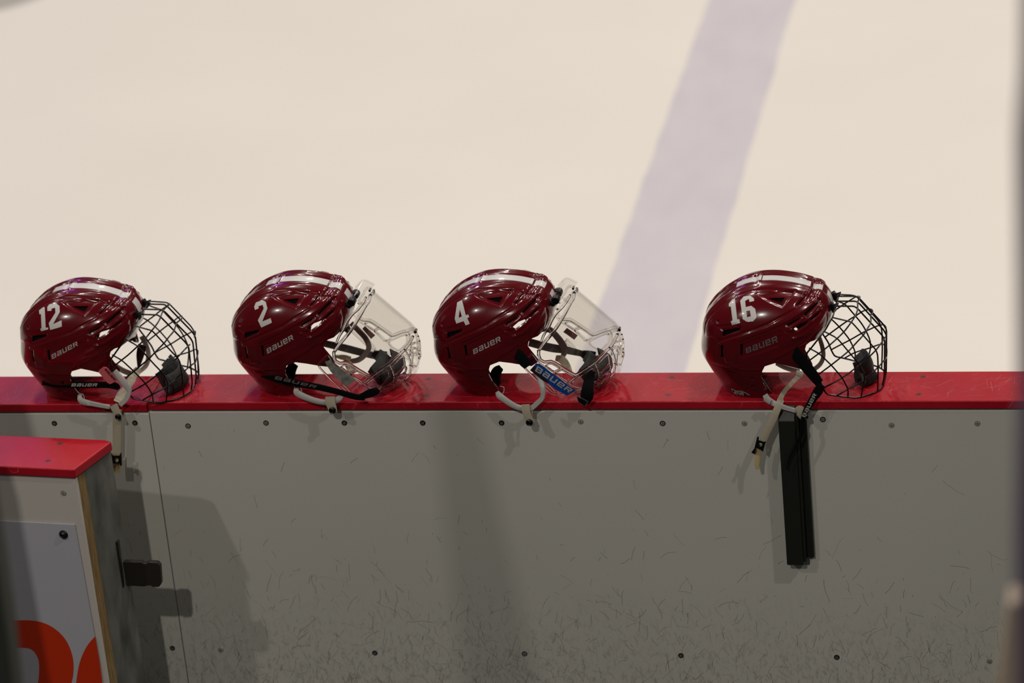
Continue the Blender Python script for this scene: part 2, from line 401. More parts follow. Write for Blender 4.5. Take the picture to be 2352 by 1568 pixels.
def rail_piece(name, x0, x1, z, label):
    mb = MB(); mb.box(x0, x1, 0, DEP, z-TH, z); o = mb.build(name, M['rail'], bevel=.0035, seg=3); tag(o, label, 'rail'); return o
r1 = rail_piece('cap_rail', SEAM+.0008, .55, 0, 'long red plastic cap rail on the boards carrying three helmets')
r2 = rail_piece('cap_rail', -2.75, SEAM-.0008, -.0035, 'shorter red cap rail left of the seam under the number 12 helmet')
for (u, v) in ((1543, 867), (1534, 907), (2120, 865), (2110, 905), (984, 870), (977, 908)):
    mb_r = screw(r1, at_z(u, v, 0), (0, 0, 1), .0062, M['screwred'], M['screwred'], 1, depth=.0003)

def board_piece(x0, x1, ztop, label):
    t = empty('barrier_panel', Matrix.Translation(((x0+x1)/2, .06, -1.1)), label, 'rink board')
    inv = np.eye(4); inv[:3, 3] = (-(x0+x1)/2, -.06, 1.1)
    mb = MB()   # bench side sheet with a small eased top edge
    yz = [(.005, -1.1), (.005, ztop-.0075), (.0065, ztop-.0055), (.011, ztop-.0012), (.016, ztop), (.024, ztop), (.024, -1.1)]
    mb.prism([(x0, y, z) for y, z in yz], (1, 0, 0), 0, x1-x0); mb.build('bench_side_sheet', M['board'], t, inv=inv)
    mb = MB(); mb.box(x0, x1, .112, .122, -1.1, ztop); mb.build('ice_side_sheet', M['board'], t, inv=inv)
    mb = MB(); mb.box(x0, x1, .0241, .1119, ztop-.05, ztop-.001); mb.build('top_frame', M['galv'], t, inv=inv)
    return t, inv
bmain, imain = board_piece(SEAM+.0010, .55, -TH, 'wide off-white rink board below the three right helmets, scuffed near its foot')
bleft, ileft = board_piece(-2.75, SEAM-.0010, -TH-.0035, 'narrow off-white rink board left of the vertical seam behind the gate')
for (u, v, dk) in ((432, 978, 1), (611, 971, 1), (791, 971, 1), (971, 971, 1), (1152, 971, 1), (1334, 968, 0), (1522, 972, 1), (1710, 972, 0), (1890, 963, 1), (2048, 976, 0), (2245, 972, 0),
                   (507, 1492, 0), (861, 1499, 1), (1205, 1501, 1), (1564, 1505, 1), (1922, 1509, 1), (2273, 1518, 0)):
    screw(bmain, at_y(u, v, .005), (0, -1, 0), .0060, M['screwdark'] if dk else M['screwlight'], M['screwlight'] if dk else M['screwwhite'], .45 if dk else .9, imain)
for (u, v) in ((125, 972), (310, 971), (396, 1488)):
    screw(bleft, at_y(u, v, .005), (0, -1, 0), .0060, M['screwdark'], M['screwlight'], .45, ileft)

M['scuff'] = mat('dark_scuff', (.20, .185, .15), .7); M['gouge'] = mat('pale_scratch', (.60, .20, .20), .45)
def scuffs(parent, inv, x0, x1, n, rnd):
    # fine rubbed lines, thicker on the ground towards the foot of the boards
    mb = MB()
    for q in range(n):
        z = -.05-.5*rnd.random() if q < n*.02 else -.78+.30*abs(rnd.gauss(0, .58)); x = rnd.uniform(x0, x1)
        if q >= n*.02 and rnd.random() < .35*max(0, min(1, (x+1.1)/.8)): continue
        a = rnd.gauss(math.pi/2, .6); L = abs(rnd.gauss(.0, .020))+.004; wd = rnd.uniform(.00010, .00034); k = 5; P = [(x, z)]
        for _ in range(k): P.append((P[-1][0]+math.cos(a)*L/k, P[-1][1]+math.sin(a)*L/k)); a += rnd.gauss(0, .22)
        if max(p[1] for p in P) > -.03 or min(p[0] for p in P) < x0 or max(p[0] for p in P) > x1: continue
        for (xa, za), (xb, zb) in zip(P[:-1], P[1:]):
            dx, dz = xb-xa, zb-za; l = math.hypot(dx, dz); nx, nz = -dz/l*wd, dx/l*wd
            mb.add([(xa-nx, .0048, za-nz), (xb-nx, .0048, zb-nz), (xb+nx, .0048, zb+nz), (xa+nx, .0048, za+nz)], [(0, 1, 2, 3)])
    o = mb.build('scuff_marks', M['scuff'], parent, inv=inv); o['kind'] = 'stuff'
scuffs(bmain, imain, SEAM+.01, .5, 3000, random.Random(3)); scuffs(bleft, ileft, -2.2, SEAM-.01, 700, random.Random(5))
def rail_scratches(parent, x0, x1, z, n, rnd):
    mb = MB()
    for q in range(n):
        x, y = rnd.uniform(x0, x1), rnd.uniform(.008, DEP-.008); a = rnd.gauss(.9, .6); L = abs(rnd.gauss(0, .022))+.006; wd = rnd.uniform(.00012, .00035)
        xb, yb = x+math.cos(a)*L, y+math.sin(a)*L
        if not (.006 < yb < DEP-.006 and x0 < xb < x1): continue
        nx, ny = -math.sin(a)*wd, math.cos(a)*wd
        mb.add([(x-nx, y-ny, z+.0002), (xb-nx, yb-ny, z+.0002), (xb+nx, yb+ny, z+.0002), (x+nx, y+ny, z+.0002)], [(0, 1, 2, 3)])
    o = mb.build('scratches', M['gouge'], parent); o['kind'] = 'stuff'
rail_scratches(r1, SEAM+.01, .5, 0, 420, random.Random(8)); rail_scratches(r2, -2.2, SEAM-.01, -.0035, 160, random.Random(9))

# black steel bracket on the main board under helmet 16
def bracket():
    p0 = at_y(1787, 968, -.019); xl = p0[0]; ztop = at_y(1787, 968, -.019)[2]; zbot = at_y(1806, 1298, -.019)[2]; w_ = at_y(1826, 968, -.019)[0]-xl
    t = empty('steel_bracket', Matrix.Translation((xl, .005, zbot)), 'black steel channel bracket fixed upright to the board below the number 16 helmet', 'bracket')
    inv = np.eye(4); inv[:3, 3] = (-xl, -.005, -zbot)
    mb = MB(); yz = [(-.019, zbot), (-.019, ztop), (-.001, ztop+.028), (.0049, ztop+.028), (.0049, zbot)]
    mb.prism([(xl, y, z) for y, z in yz], (1, 0, 0), 0, w_); mb.build('channel', M['iron'], t, inv=inv, bevel=.002)
    mb = MB(); mb.box(xl+w_+.0002, xl+w_+.006, -.016, .0049, zbot+.006, ztop+.012); mb.box(xl+w_+.0061, xl+w_+.021, -.005, .0049, zbot+.010, ztop+.02); mb.build('side_flange', M['iron'], t, inv=inv, bevel=.0015)
bracket()

# ------------------------------------------------------------------ open bench gate at the lower left
def gate():
    A = at_z(170, 1078, 0); B = at_z(257, 1013, 0); L0 = at_z(0, 1070, 0); K0 = at_z(0, 998, 0); K2 = at_z(241, 1009, 0)
    e = (A-L0)/np.linalg.norm(A-L0); L = A-e*.75; K = K2-e*.85
    t = empty('bench_gate', Matrix.Translation(Vector(tuple(A-e*.3))+Vector((0, 0, -1.1))), 'open white bench gate with red cap and orange lettering at the lower left', 'gate')
    o0 = A-e*.3+np.array([0, 0, -1.1]); inv = np.eye(4); inv[:3, 3] = -o0
    up = np.array([0, 0, 1.])
    mb = MB(); mb.prism([L, A, B, K2, K], up, -.021, 0); cap = mb.build('cap', M['rail'], t, inv=inv, bevel=.004, seg=3)
    for (u, v) in ((138, 1018), (110, 1058)): screw(t, at_z(u, v, 0), (0, 0, 1), .0062, M['screwred'], M['screwred'], 1, inv, .0003)
    n = np.cross(e, up); n /= np.linalg.norm(n)       # towards the bench (camera)
    if n[1] > 0: n = -n
    s = (B-A); s = s/np.linalg.norm(s)
    dn = lambda p, d: p-up*d
    f0 = A-n*.006-e*.004                               # front face corner
    zb = 1.08
    def slab(name, d0, d1, material, shrink=0., bev=0.):
        # slab from depth d0 to d1 measured along the mitred end direction s
        a, b = f0+s*d0-e*shrink, f0+s*d1-e*shrink
        q = [a-e*.7, a, b, b-e*.7]; mb = MB(); mb.prism([dn(p, 0) for p in q], up, -zb, -.0212); return mb.build(name, material, t, inv=inv, bevel=bev)
    slab('face_panel', 0, .009, M['gatepanel'], bev=.001)
    slab('plywood_core', .0092, .034, M['ply'], .001)
    slab('end_frame', .0342, .128, M['galv'], .002)
    # poster sheet with orange lettering, on the front face
    def onface(u, v, off):
        d = ray(u, v); k = ((f0+n*off-CAM)@n)/(d@n); return CAM+k*d
    sheet = [onface(u, v, .0005) for u, v in ((-260, 1180), (173, 1203), (238, 1568), (245, 1620), (-200, 1640))]
    mb = MB(); mb.prism(sheet, n, 0, .003); mb.build('poster_sheet', M['acrylic'], t, inv=inv, bevel=.0008)
    def letter(poly):
        # flat printed shape, 0.4 mm proud of the sheet
        pts = smooth_path(np.array(poly), 4); mb = MB(); P = [onface(u, v, .0037) for u, v in pts]
        c = delaunay_2d_cdt([Vector(p) for p in pts], [(i, (i+1) % len(pts)) for i in range(len(pts))], [], 1, 1e-6)
        V = [onface(v.x, v.y, .0037) for v in c[0]]; mb.add(V, [tuple(reversed(f)) for f in c[2]]); return mb.build('orange_letter', M['orange'], t, inv=inv)
    letter(Z(0, 980, 2.666, [(-60, 1195), (95, 1185), (220, 1188), (320, 1225), (400, 1300), (443, 1400), (450, 1500), (430, 1600), (400, 1680), (200, 1680), (230, 1580), (240, 1490), (232, 1415), (190, 1362), (115, 1352), (-40, 1355)]))
    letter(Z(0, 980, 2.666, [(582, 1282), (530, 1345), (487, 1445), (466, 1568), (455, 1700), (640, 1700), (628, 1568), (610, 1440)]))
    mb = MB(); mb.lathe(onface(146, 1227, .0036), n, [(.0095, 0), (.0095, .0015), (.007, .005), (.0045, .007), (.003, .0045)], 20); mb.build('bolt', M['screwdark'], t, smooth=True, inv=inv)
    screw(t, onface(146, 1132, .0001), n, .0062, M['screwlight'], M['screwwhite'], .9, inv)
    # latch bar
    yl = (A+s*.118)[1]
    mb = MB(); q = [at_y(u, v, yl) for u, v in ((279, 1290), (326, 1291), (329, 1294), (336, 1294), (341, 1291), (361, 1292), (368, 1299), (371, 1340), (365, 1348), (350, 1348), (347, 1345), (336, 1345), (333, 1347), (281, 1345))]
    q[0] = q[0]-e*.012; q[-1] = q[-1]-e*.012
    mb.prism(q, (0, 1, 0), 0, .012); la = mb.build('latch', M['latch'], t, inv=inv, bevel=.0015)
    mb = MB(); q = [at_y(u, v, yl-.012) for u, v in ((262, 1244), (270, 1244), (284, 1350), (274, 1350))]
    mb.prism(q, (0, 1, 0), 0, .03); mb.build('latch_plate', M['iron'], t, inv=inv, bevel=.001)
    return t
gate()

# ------------------------------------------------------------------ tapered post added out of view, shaped to cast the boards' shadow band
def make_shade_post():
    mb = MB(); x, y = -1.90, -1.0
    sec = [(-1.12, .135), (.55, .115), (1.24, .040)]
    V = [(x+a, y+b, z) for z, w_ in sec for a, b in ((0, 0), (w_, 0), (w_, .03), (0, .03))]
    F = [(3, 2, 1, 0), (8, 9, 10, 11)]+[(4*k+i, 4*k+(i+1) % 4, 4*k+4+(i+1) % 4, 4*k+4+i) for k in (0, 1) for i in range(4)]
    mb.add(V, F); o = mb.build('shade_post', M['darkpost']); tag(o, 'dark tapered post added just left of the view to shade the boards', 'post')
make_shade_post()

# ------------------------------------------------------------------ out-of-focus posts nearer the lens
def post(name, pts, depth_y, thick, material, label, zlo, cat='post', parts=None):
    """pts: px outline of the face turned to the lens at world y=depth_y"""
    mb = MB(); q = [at_y(u, v, depth_y) for u, v in pts]; mb.prism(q, (0, 1, 0), 0, thick); o = mb.build(name, material, bevel=.006, seg=3); tag(o, label, cat); return o
post('padded_post', [(2346, -60), (2350, -60), (2346, 150), (2334, 320), (2337, 640), (2339, 900), (2332, 1200), (2332, 1750), (2700, 1750), (2700, -60)][1:], -3.3, .08, M['purplepad'], 'blurred dark purple padded post along the right edge of the view', 0)
post('cream_post', [(2312, 1385), (2345, 1385), (2348, 1440), (2354, 1800), (2268, 1800), (2289, 1568), (2302, 1460)], -2.6, .05, M['creampost'], 'blurred cream post rising at the bottom right corner', 0)
post('metal_post', [(-120, 1000), (-46, 1000), (-30, 1150), (-6, 1300), (18, 1480), (34, 1640), (40, 1700), (-120, 1700)], -2.2, .05, M['darkpost'], 'blurred dark metal post at the bottom left corner in front of the gate', 0)

# ------------------------------------------------------------------ helmet shell geometry (local frame: x forward, y left, z up)
O16 = np.array([-.371, .09, 0.])                     # where helmet 16 stands; its photo outline is the pattern of all four
def pix16(P):
    """mirror to the near side and look up the matching point of helmet 16 in the photograph"""
    Q = P.copy(); Q[:, 1] = -np.abs(Q[:, 1]); return proj(Q+O16)
SN, SW, SZ0 = 2.35, .104, .115
TH_ = np.radians(np.array([-60, -40, -20, 0, 20, 35, 50, 65, 80, 100, 120, 140, 160, 180, 195, 210, 222, 235, 255.]))
RV = np.array([.1191/math.cos(1.0472), .1191/math.cos(.698), .1191/math.cos(.349), .1191, .1470, .1505, .1355, .1235, .1167, .1131, .1127, .1161, .1233, .1254, .1333, .1327, .1365, .1500, .1640])
def herm(t, xs, ys):
    m_ = np.gradient(ys, xs); i = np.clip(np.searchsorted(xs, t)-1, 0, len(xs)-2)
    h = xs[i+1]-xs[i]; s = np.clip((t-xs[i])/h, 0, 1)
    return (2*s**3-3*s**2+1)*ys[i]+(s**3-2*s**2+s)*h*m_[i]+(-2*s**3+3*s**2)*ys[i+1]+(s**3-s**2)*h*m_[i+1]
_tb = np.linspace(math.pi, TH_[-1], 200); _rb = herm(_tb, TH_, RV); _bz = SZ0+_rb*np.sin(_tb); _bx = -_rb*np.cos(_tb)
_o = np.argsort(_bz); _bz, _bx = _bz[_o], _bx[_o]
def F_shell(P):
    x, y, z = P[:, 0], P[:, 1], P[:, 2]; top = z >= SZ0
    rho = np.hypot(x, z-SZ0); th = np.arctan2(z-SZ0, x); r = herm(np.clip(th, 0, math.pi), TH_, RV)
    ft = (rho/r)**SN+(np.abs(y)/SW)**SN
    wz = SW*(1-.26*np.clip((SZ0-z)/SZ0, 0, 1.2)**1.7)
    ax = np.where(x > 0, .1191, np.interp(z, _bz, _bx))
    fb = (np.abs(x)/ax)**SN+(np.abs(y)/wz)**SN
    return np.where(top, ft, fb)
def cube_dirs(n):
    t = np.tan(np.linspace(-1, 1, n+1)*math.pi/4); a, b = np.meshgrid(t, t, indexing='ij'); one = np.ones_like(a)
    Vs, Fs, base = [], [], 0
    idx = np.arange((n+1)**2).reshape(n+1, n+1)
    q = np.stack([idx[:-1, :-1], idx[1:, :-1], idx[1:, 1:], idx[:-1, 1:]], -1).reshape(-1, 4)
    for (x, y, z, fl) in ((one, a, b, 0), (-one, a, b, 1), (a, one, b, 1), (a, -one, b, 0), (a, b, one, 0), (a, b, -one, 1)):
        V = np.stack([x, y, z], -1).reshape(-1, 3); Vs.append(V); Fs.append((q[:, ::-1] if fl else q)+base); base += len(V)
    V = np.vstack(Vs); F = np.vstack(Fs); V /= np.linalg.norm(V, axis=1)[:, None]
    key = np.round(V*1e6).astype(np.int64); _, first, inv = np.unique(key, axis=0, return_index=True, return_inverse=True)
    return V[first], inv.reshape(-1)[F]
def radial(F, D, c, rmax=.4, it=34):
    lo = np.zeros(len(D)); hi = np.full(len(D), rmax)
    for _ in range(it):
        mid = (lo+hi)/2; f = F(c+D*mid[:, None]); lo = np.where(f < 1, mid, lo); hi = np.where(f < 1, hi, mid)
    return c+D*((lo+hi)/2)[:, None]
def tri(F):
    F = np.asarray(F); return np.vstack([F[:, [0, 1, 2]], F[:, [0, 2, 3]]]) if F.shape[1] == 4 else F
def normals(V, F):
    n = np.cross(V[F[:, 1]]-V[F[:, 0]], V[F[:, 2]]-V[F[:, 0]]); N_ = np.zeros_like(V)
    for k in range(3): np.add.at(N_, F[:, k], n)
    return N_/(np.linalg.norm(N_, axis=1)[:, None]+1e-12)
def clip(V, F, s):
    """keep s>0, cutting the triangles that straddle the edge"""
    F = tri(F); k = s[F] > 0; c = k.sum(1); keep = F[c == 3]; mix = F[(c > 0) & (c < 3)]
    V = list(map(tuple, V)); cache = {}
    def cut(a, b):
        key = (a, b) if a < b else (b, a)
        if key not in cache:
            t = s[a]/(s[a]-s[b]); p = np.array(V[a])*(1-t)+np.array(V[b])*t; cache[key] = len(V); V.append(tuple(p))
        return cache[key]
    extra = []
    for f in mix:
        f = [int(i) for i in f]; kk = [s[i] > 0 for i in f]; out = []
        for i in range(3):
            a, b = f[i], f[(i+1) % 3]
            if kk[i]: out.append(a)
            if kk[i] != kk[(i+1) % 3]: out.append(cut(a, b))
        for i in range(1, len(out)-1): extra.append((out[0], out[i], out[i+1]))
    F2 = np.vstack([keep, np.array(extra, int).reshape(-1, 3)]); used = np.unique(F2); mp = np.full(len(V), -1); mp[used] = np.arange(len(used))
    return np.array(V)[used], mp[F2]
def clean(V, F):
    a = np.linalg.norm(np.cross(V[F[:, 1]]-V[F[:, 0]], V[F[:, 2]]-V[F[:, 0]]), axis=1); return F[a > 1e-13]
def thicken(V, F, t):
    """closed sheet of thickness t (inwards), with crisp rims"""
    N_ = normals(V, F); n = len(V); Vi = V-N_*t
    E_ = {}
    for f in F:
        for i in range(3):
            a, b = int(f[i]), int(f[(i+1) % 3])
            if (b, a) in E_: del E_[(b, a)]
            else: E_[(a, b)] = 1
    rim = list(E_.keys()); bv = sorted({a for e in rim for a in e}); ix = {a: i for i, a in enumerate(bv)}; m_ = len(bv)
    VV = np.vstack([V, Vi, V[bv], Vi[bv]])
    R = [(2*n+ix[b], 2*n+ix[a], 2*n+m_+ix[a], 2*n+m_+ix[b]) for a, b in rim]
    return VV, [tuple(f) for f in F]+[(f[0]+n, f[2]+n, f[1]+n) for f in F]+R

zA = lambda p: Z(1600, 610, 8.711, p); zB = lambda p: Z(1760, 610, 8.711, p); zC = lambda p: Z(1600, 760, 8.711, p); zD = lambda p: Z(1740, 760, 8.711, p)
VENTS = [zB([(20, 640), (372, 628), (300, 752)]),
         zB([(795, 560), (775, 625), (640, 790), (600, 800), (715, 655)]),
         zB([(1060, 685), (1030, 765), (790, 1002), (755, 975), (880, 850)]),
         zB([(1080, 915), (1060, 960), (915, 1085), (880, 1080), (970, 985)]),
         zB([(700, 1035), (640, 1090), (440, 1205), (400, 1190), (560, 1095)]),
         zB([(850, 1110), (800, 1175), (600, 1305), (548, 1262), (680, 1165)]),
         zA([(530, 1290), (880, 1238), (850, 1292), (518, 1412)]),
         zC([(480, 280), (535, 280), (525, 530), (475, 530)]),
         zC([(872, 275), (925, 262), (915, 490), (880, 485)]),
         zC([(610, 785), (665, 800), (770, 832), (745, 852), (640, 825)])]
OUTL = [(1500, 560), (1960, 560), (1960, 731), (1917, 731), (1908, 739), (1896, 757), (1884, 770), (1872, 781), (1860.5, 785), (1852, 792), (1849, 802), (1852.5, 809), (1860.5, 824), (1866.5, 836), (1864, 842),
        (1850, 850), (1832, 846), (1805, 839), (1780, 834), (1756.5, 841), (1751, 852), (1748.5, 863), (1753, 880), (1762, 896), (1762, 906), (1752, 912), (1735, 914.5), (1712, 914), (1692, 912), (1672, 906), (1500, 906)]
def displacement(P, uv):
    x, y, z = P.T; ay = np.abs(y); th = np.degrees(np.arctan2(z-SZ0, x)); d = np.zeros(len(P))
    def raise_(poly, h, soft):
        nonlocal d; d += h*sstep(sdf(uv, poly), -soft, soft)
    def line(poly, h, wd):
        nonlocal d; d += h*np.exp(-(seg_dist(uv, poly)/wd)**2)
    side = 1-sstep(z, .222, .235)*0
    raise_([(1619, 742), (1640, 712), (1668, 690), (1700, 672), (1745, 657), (1800, 652), (1850, 656), (1869, 664), (1861, 675), (1849, 690), (1824, 711), (1762, 744), (1702, 765), (1655, 777), (1622, 770)], 2.2, 4)
    raise_([(1652, 786), (1700, 770), (1762, 748), (1824, 714), (1851, 692), (1866, 672), (1887, 684), (1876, 694), (1849, 715), (1815, 736), (1760, 761), (1696, 785), (1690, 832), (1668, 832)], 2.4, 3)
    raise_([(1738, 676), (1790, 669), (1827, 668.5), (1797, 706), (1768, 694)], -3.6, 3.5)
    for q, hh in ((VENTS[2], -2.2), (VENTS[3], -2.0), (VENTS[4], -2.2), (VENTS[5], -2.2), (VENTS[1], -1.8), (VENTS[6], -2.5), (VENTS[7], -2.0)):
        d += hh*sstep(sdf(uv, q), -5, 1)
    line([(1818, 757), (1850, 738), (1877, 716), (1889, 700)], 1.5, 3)
    line([(1806, 766), (1822, 778), (1845, 770), (1880, 742), (1895, 715)], 1.6, 3.5)
    raise_([(1805, 762), (1826, 762), (1829, 775), (1812, 776)], -1.8, 2.5)
    raise_([(1697, 793), (1760, 770), (1793, 758), (1800, 770), (1788, 795), (1740, 812), (1703, 822)], -1.6, 2.5)
    line([(1640, 829), (1668, 838), (1700, 846), (1745, 847), (1772, 826), (1812, 806), (1850, 782)], 1.5, 4)
    line([(1700, 845), (1745, 846), (1775, 828)], -1.2, 2.5)
    raise_([(1646, 749), (1690, 743), (1700, 748), (1660, 758)], -1.5, 3)
    for c_, rr in ((zA([(440, 1125)])[0], 3.2), (zC([(1110, 962)])[0], 3.2), (zC([(1010, 1175)])[0], 3.2), (zC([(1130, 1120)])[0], 3.0)):
        d += -2.5*(1-sstep(np.hypot(uv[:, 0]-c_[0], uv[:, 1]-c_[1]), rr*.6, rr*1.5))
    # crown: sunken centre channel between two ridges, steps at both ends
    mk = sstep(th, 34, 44)*(1-sstep(th, 168, 178))*(z > SZ0)
    d += mk*(-2.0*(1-sstep(ay, .0135, .0175))+1.6*np.exp(-((ay-.030)/.009)**2)-2.2*np.exp(-((ay-.046)/.0032)**2))
    mf = sstep(th, 5, 14)*(1-sstep(th, 36, 43))*(z > SZ0)
    d += mf*(-.6*(1-sstep(ay, .0135, .017))+1.0*np.exp(-((ay-.026)/.010)**2)-1.3*np.exp(-((ay-.044)/.003)**2))
    d += -3.0*np.exp(-((th-42.5)/1.6)**2)*(1-sstep(ay, .050, .062))*(z > SZ0)
    d += 1.2*sstep(th, 20, 26)*(1-sstep(th, 38, 42))*(1-sstep(ay, .05, .065))*(z > SZ0)
    d += mk*(1.6*np.exp(-((th-92)/2.2)**2)-1.6*np.exp(-((th-96.5)/1.8)**2))*(1-sstep(ay, .016, .024))
    for t0 in (112, 128, 144):
        d += mk*-1.8*np.exp(-((th-t0)/4)**2)*np.exp(-((ay-.018)/.0035)**2)
    # slim lip along the brow and the rear
    return d/1000.
_D, _F = cube_dirs(165)
_C0 = np.array([0, 0, SZ0])
V0 = radial(F_shell, _D, _C0)
ok = V0[:, 2] > -.03
def build_shell_mesh():
    uv = pix16(V0); F3 = tri(_F)
    N_ = normals(V0, F3); V = V0+N_*displacement(V0, uv)[:, None]
    s = sdf(uv, OUTL)
    for q in VENTS: s = np.minimum(s, -sdf(uv, q))
    s = np.minimum(s, (V[:, 2]-.0015)*1141)
    Vc, Fc = clip(V, F3, s); Fc = clean(Vc, Fc)
    return Vc, Fc
SHV, SHF = build_shell_mesh()
SHELL_ME = None
_V, _Fs = thicken(SHV, SHF, .0032)
_o = mesh_obj('shell', _V, _Fs, M['shell']); SHELL_ME = _o.data; bpy.data.objects.remove(_o)
# smooth base surface without vents (decals are laid on it, so that they bridge nothing)
_uv0 = pix16(V0); _N0 = normals(V0, tri(_F)); VD = V0+_N0*displacement(V0, _uv0)[:, None]
SH_BVH = BVHTree.FromPolygons([tuple(v) for v in VD], [tuple(map(int, f)) for f in tri(_F)])
# padded liner
_Dl, _Fl = cube_dirs(60); VL = radial(F_shell, _Dl, _C0); NL = normals(VL, tri(_Fl)); uvl = pix16(VL)
def build_liner(gap):
    sl = sdf(uvl, OUTL)-5; sl = np.minimum(sl, -sdf(uvl, gap)); sl = np.minimum(sl, (VL[:, 2]-.008)*1141)
    a, b = clip(VL-NL*.0065, _Fl, sl); a, b = thicken(a, clean(a, b), .012)
    o = mesh_obj('liner', a, b, M['liner']); me = o.data; bpy.data.objects.remove(o); return me
LINER_ME = build_liner([(1806, 790), (1816, 752), (1838, 742), (1860, 737), (1862, 758), (1850, 800)])
LINER16_ME = build_liner([(1806, 790), (1818, 766), (1822, 756), (1834, 752), (1838, 762), (1850, 800)])
# front brow pad
sl = sdf(uvl, OUTL)-1.5; sl = np.minimum(sl, sdf(uvl, [(1870, 600), (1990, 600), (1990, 800), (1860, 800)])); sl = np.minimum(sl, -sdf(uvl, [(1860, 600), (1990, 600), (1990, 690), (1860, 690)]))
_a, _b = clip(VL-NL*.007, _Fl, sl)
BROW_ME = None
if len(_b):
    _a, _b = thicken(_a, clean(_a, _b), .010); _o = mesh_obj('brow_pad', _a, _b, M['liner']); BROW_ME = _o.data; bpy.data.objects.remove(_o)

def pose(loc, yaw, pitch, roll):
    return Matrix.Translation(loc) @ Matrix.Rotation(math.radians(yaw), 4, 'Z') @ Matrix.Rotation(math.radians(pitch), 4, 'Y') @ Matrix.Rotation(math.radians(roll), 4, 'X')
POSES = {'16': pose((-.371, .09, 0.), 0, 0, 0), '4': pose((-.9114, .0977, .0060), -3.28, -5.5, 2.16),
         '2': pose((-1.3335, .0979, .009), -3.46, -4.57, 2.97), '12': pose((-1.7936, .0830, .004), -2.49, .23, 2.26)}

# ------------------------------------------------------------------ decals
def densify(poly, step):
    out = []
    n = len(poly)
    for i in range(n):
        a, b = np.array(poly[i], float), np.array(poly[(i+1) % n], float); k = max(1, int(np.linalg.norm(b-a)/step))
        out += [a+(b-a)*j/k for j in range(k)]
    return out
def decal(name, polys, hitf, material, parent, inv, t=.00035, step=2.0, lift=.0003):
    """polys in photo px (even-odd); hitf maps px to local point+normal"""
    pts, edges = [], []
    for poly in polys:
        d = densify(poly, step); b = len(pts); pts += d; edges += [(b+i, b+(i+1) % len(d)) for i in range(len(d))]
    A = np.array(pts); lo, hi = A.min(0), A.max(0)
    gx, gy = np.meshgrid(np.arange(lo[0]+step/2, hi[0], step), np.arange(lo[1]+step/2, hi[1], step)); G = np.stack([gx.ravel(), gy.ravel()], 1)
    if len(G):
        ins = np.zeros(len(G), bool)
        for poly in polys: ins ^= inside(G, poly)
        dd = np.min([seg_dist(G, poly, True) for poly in polys], axis=0); G = G[ins & (dd > step*.4)]
    allp = [Vector(p) for p in pts]+[Vector(p) for p in G]
    r = delaunay_2d_cdt(allp, edges, [], 0, 1e-7)
    P2 = np.array([(v.x, v.y) for v in r[0]]); T = [f for f in r[2]]
    cen = np.array([P2[list(f)].mean(0) for f in T]); k = np.zeros(len(T), bool)
    for poly in polys: k ^= inside(cen, poly)
    T = [f for f, kk in zip(T, k) if kk]
    V = []; good = []
    for u, v in P2:
        h = hitf(u, v)
        if h is None: V.append((0, 0, 0)); good.append(False)
        else: V.append(tuple(h[0]+h[1]*(lift+t))); good.append(True)
    T = [f for f in T if all(good[i] for i in f)]
    if not T: return None
    V = np.array(V); used = sorted({i for f in T for i in f}); mp = {a: i for i, a in enumerate(used)}; V = V[used]; F = np.array([[mp[i] for i in f] for f in T])
    n = np.cross(V[F[:, 1]]-V[F[:, 0]], V[F[:, 2]]-V[F[:, 0]])
    camloc = inv[:3, :3]@CAM+inv[:3, 3]; flip = ((camloc-V[F[:, 0]])*n).sum(1) < 0; F[flip] = F[flip][:, ::-1]
    VV, FF = thicken(V, F, t)
    return mesh_obj(name, VV, FF, material, parent)
def hit_bvh(bvh, inv):
    o = inv[:3, :3]@CAM+inv[:3, 3]
    def f(u, v):
        d = inv[:3, :3]@ray(u, v); d = d/np.linalg.norm(d)
        r = bvh.ray_cast(Vector(o), Vector(d))
        if r[0] is None: return None
        nrm = np.array(r[1])
        if nrm@d > 0: nrm = -nrm
        return np.array(r[0]), nrm
    return f
GL = {'B': ([(0, 0), (0, 1), (.9, 1), (1, .9), (1, .6), (.93, .5), (1, .4), (1, .1), (.9, 0)], [(.24, .2), (.24, .42), (.76, .42), (.76, .2)], [(.24, .58), (.24, .8), (.76, .8), (.76, .58)]),
      'a': ([(.1, 0), (0, .1), (0, .52), (.1, .62), (.76, .62), (.76, .8), (.06, .8), (.06, 1), (.9, 1), (1, .9), (1, 0)], [(.24, .2), (.24, .42), (.76, .42), (.76, .2)]),
      'U': ([(0, 1), (0, .1), (.1, 0), (1, 0), (1, 1), (.76, 1), (.76, .2), (.24, .2), (.24, 1)],),
      'e': ([(.1, 0), (0, .1), (0, .9), (.1, 1), (.9, 1), (1, .9), (1, .4), (.24, .4), (.24, .2), (1, .2), (1, 0)], [(.24, .58), (.24, .8), (.76, .8), (.76, .58)]),
      'R': ([(0, 0), (0, 1), (.9, 1), (1, .9), (1, .5), (.9, .4), (.76, .4), (1, 0), (.74, 0), (.52, .4), (.24, .4), (.24, 0)], [(.24, .58), (.24, .8), (.76, .8), (.76, .58)]),
      'H': ([(0, 0), (0, 1), (.25, 1), (.25, .6), (.75, .6), (.75, 1), (1, 1), (1, 0), (.75, 0), (.75, .4), (.25, .4), (.25, 0)],),
      'W': ([(0, 1), (.1, 0), (.3, 0), (.5, .5), (.7, 0), (.9, 0), (1, 1), (.8, 1), (.76, .4), (.56, .85), (.44, .85), (.24, .4), (.2, 1)],),
      'A': ([(0, 0), (0, .9), (.1, 1), (.9, 1), (1, .9), (1, 0), (.75, 0), (.75, .35), (.25, .35), (.25, 0)], [(.25, .55), (.25, .8), (.75, .8), (.75, .55)])}
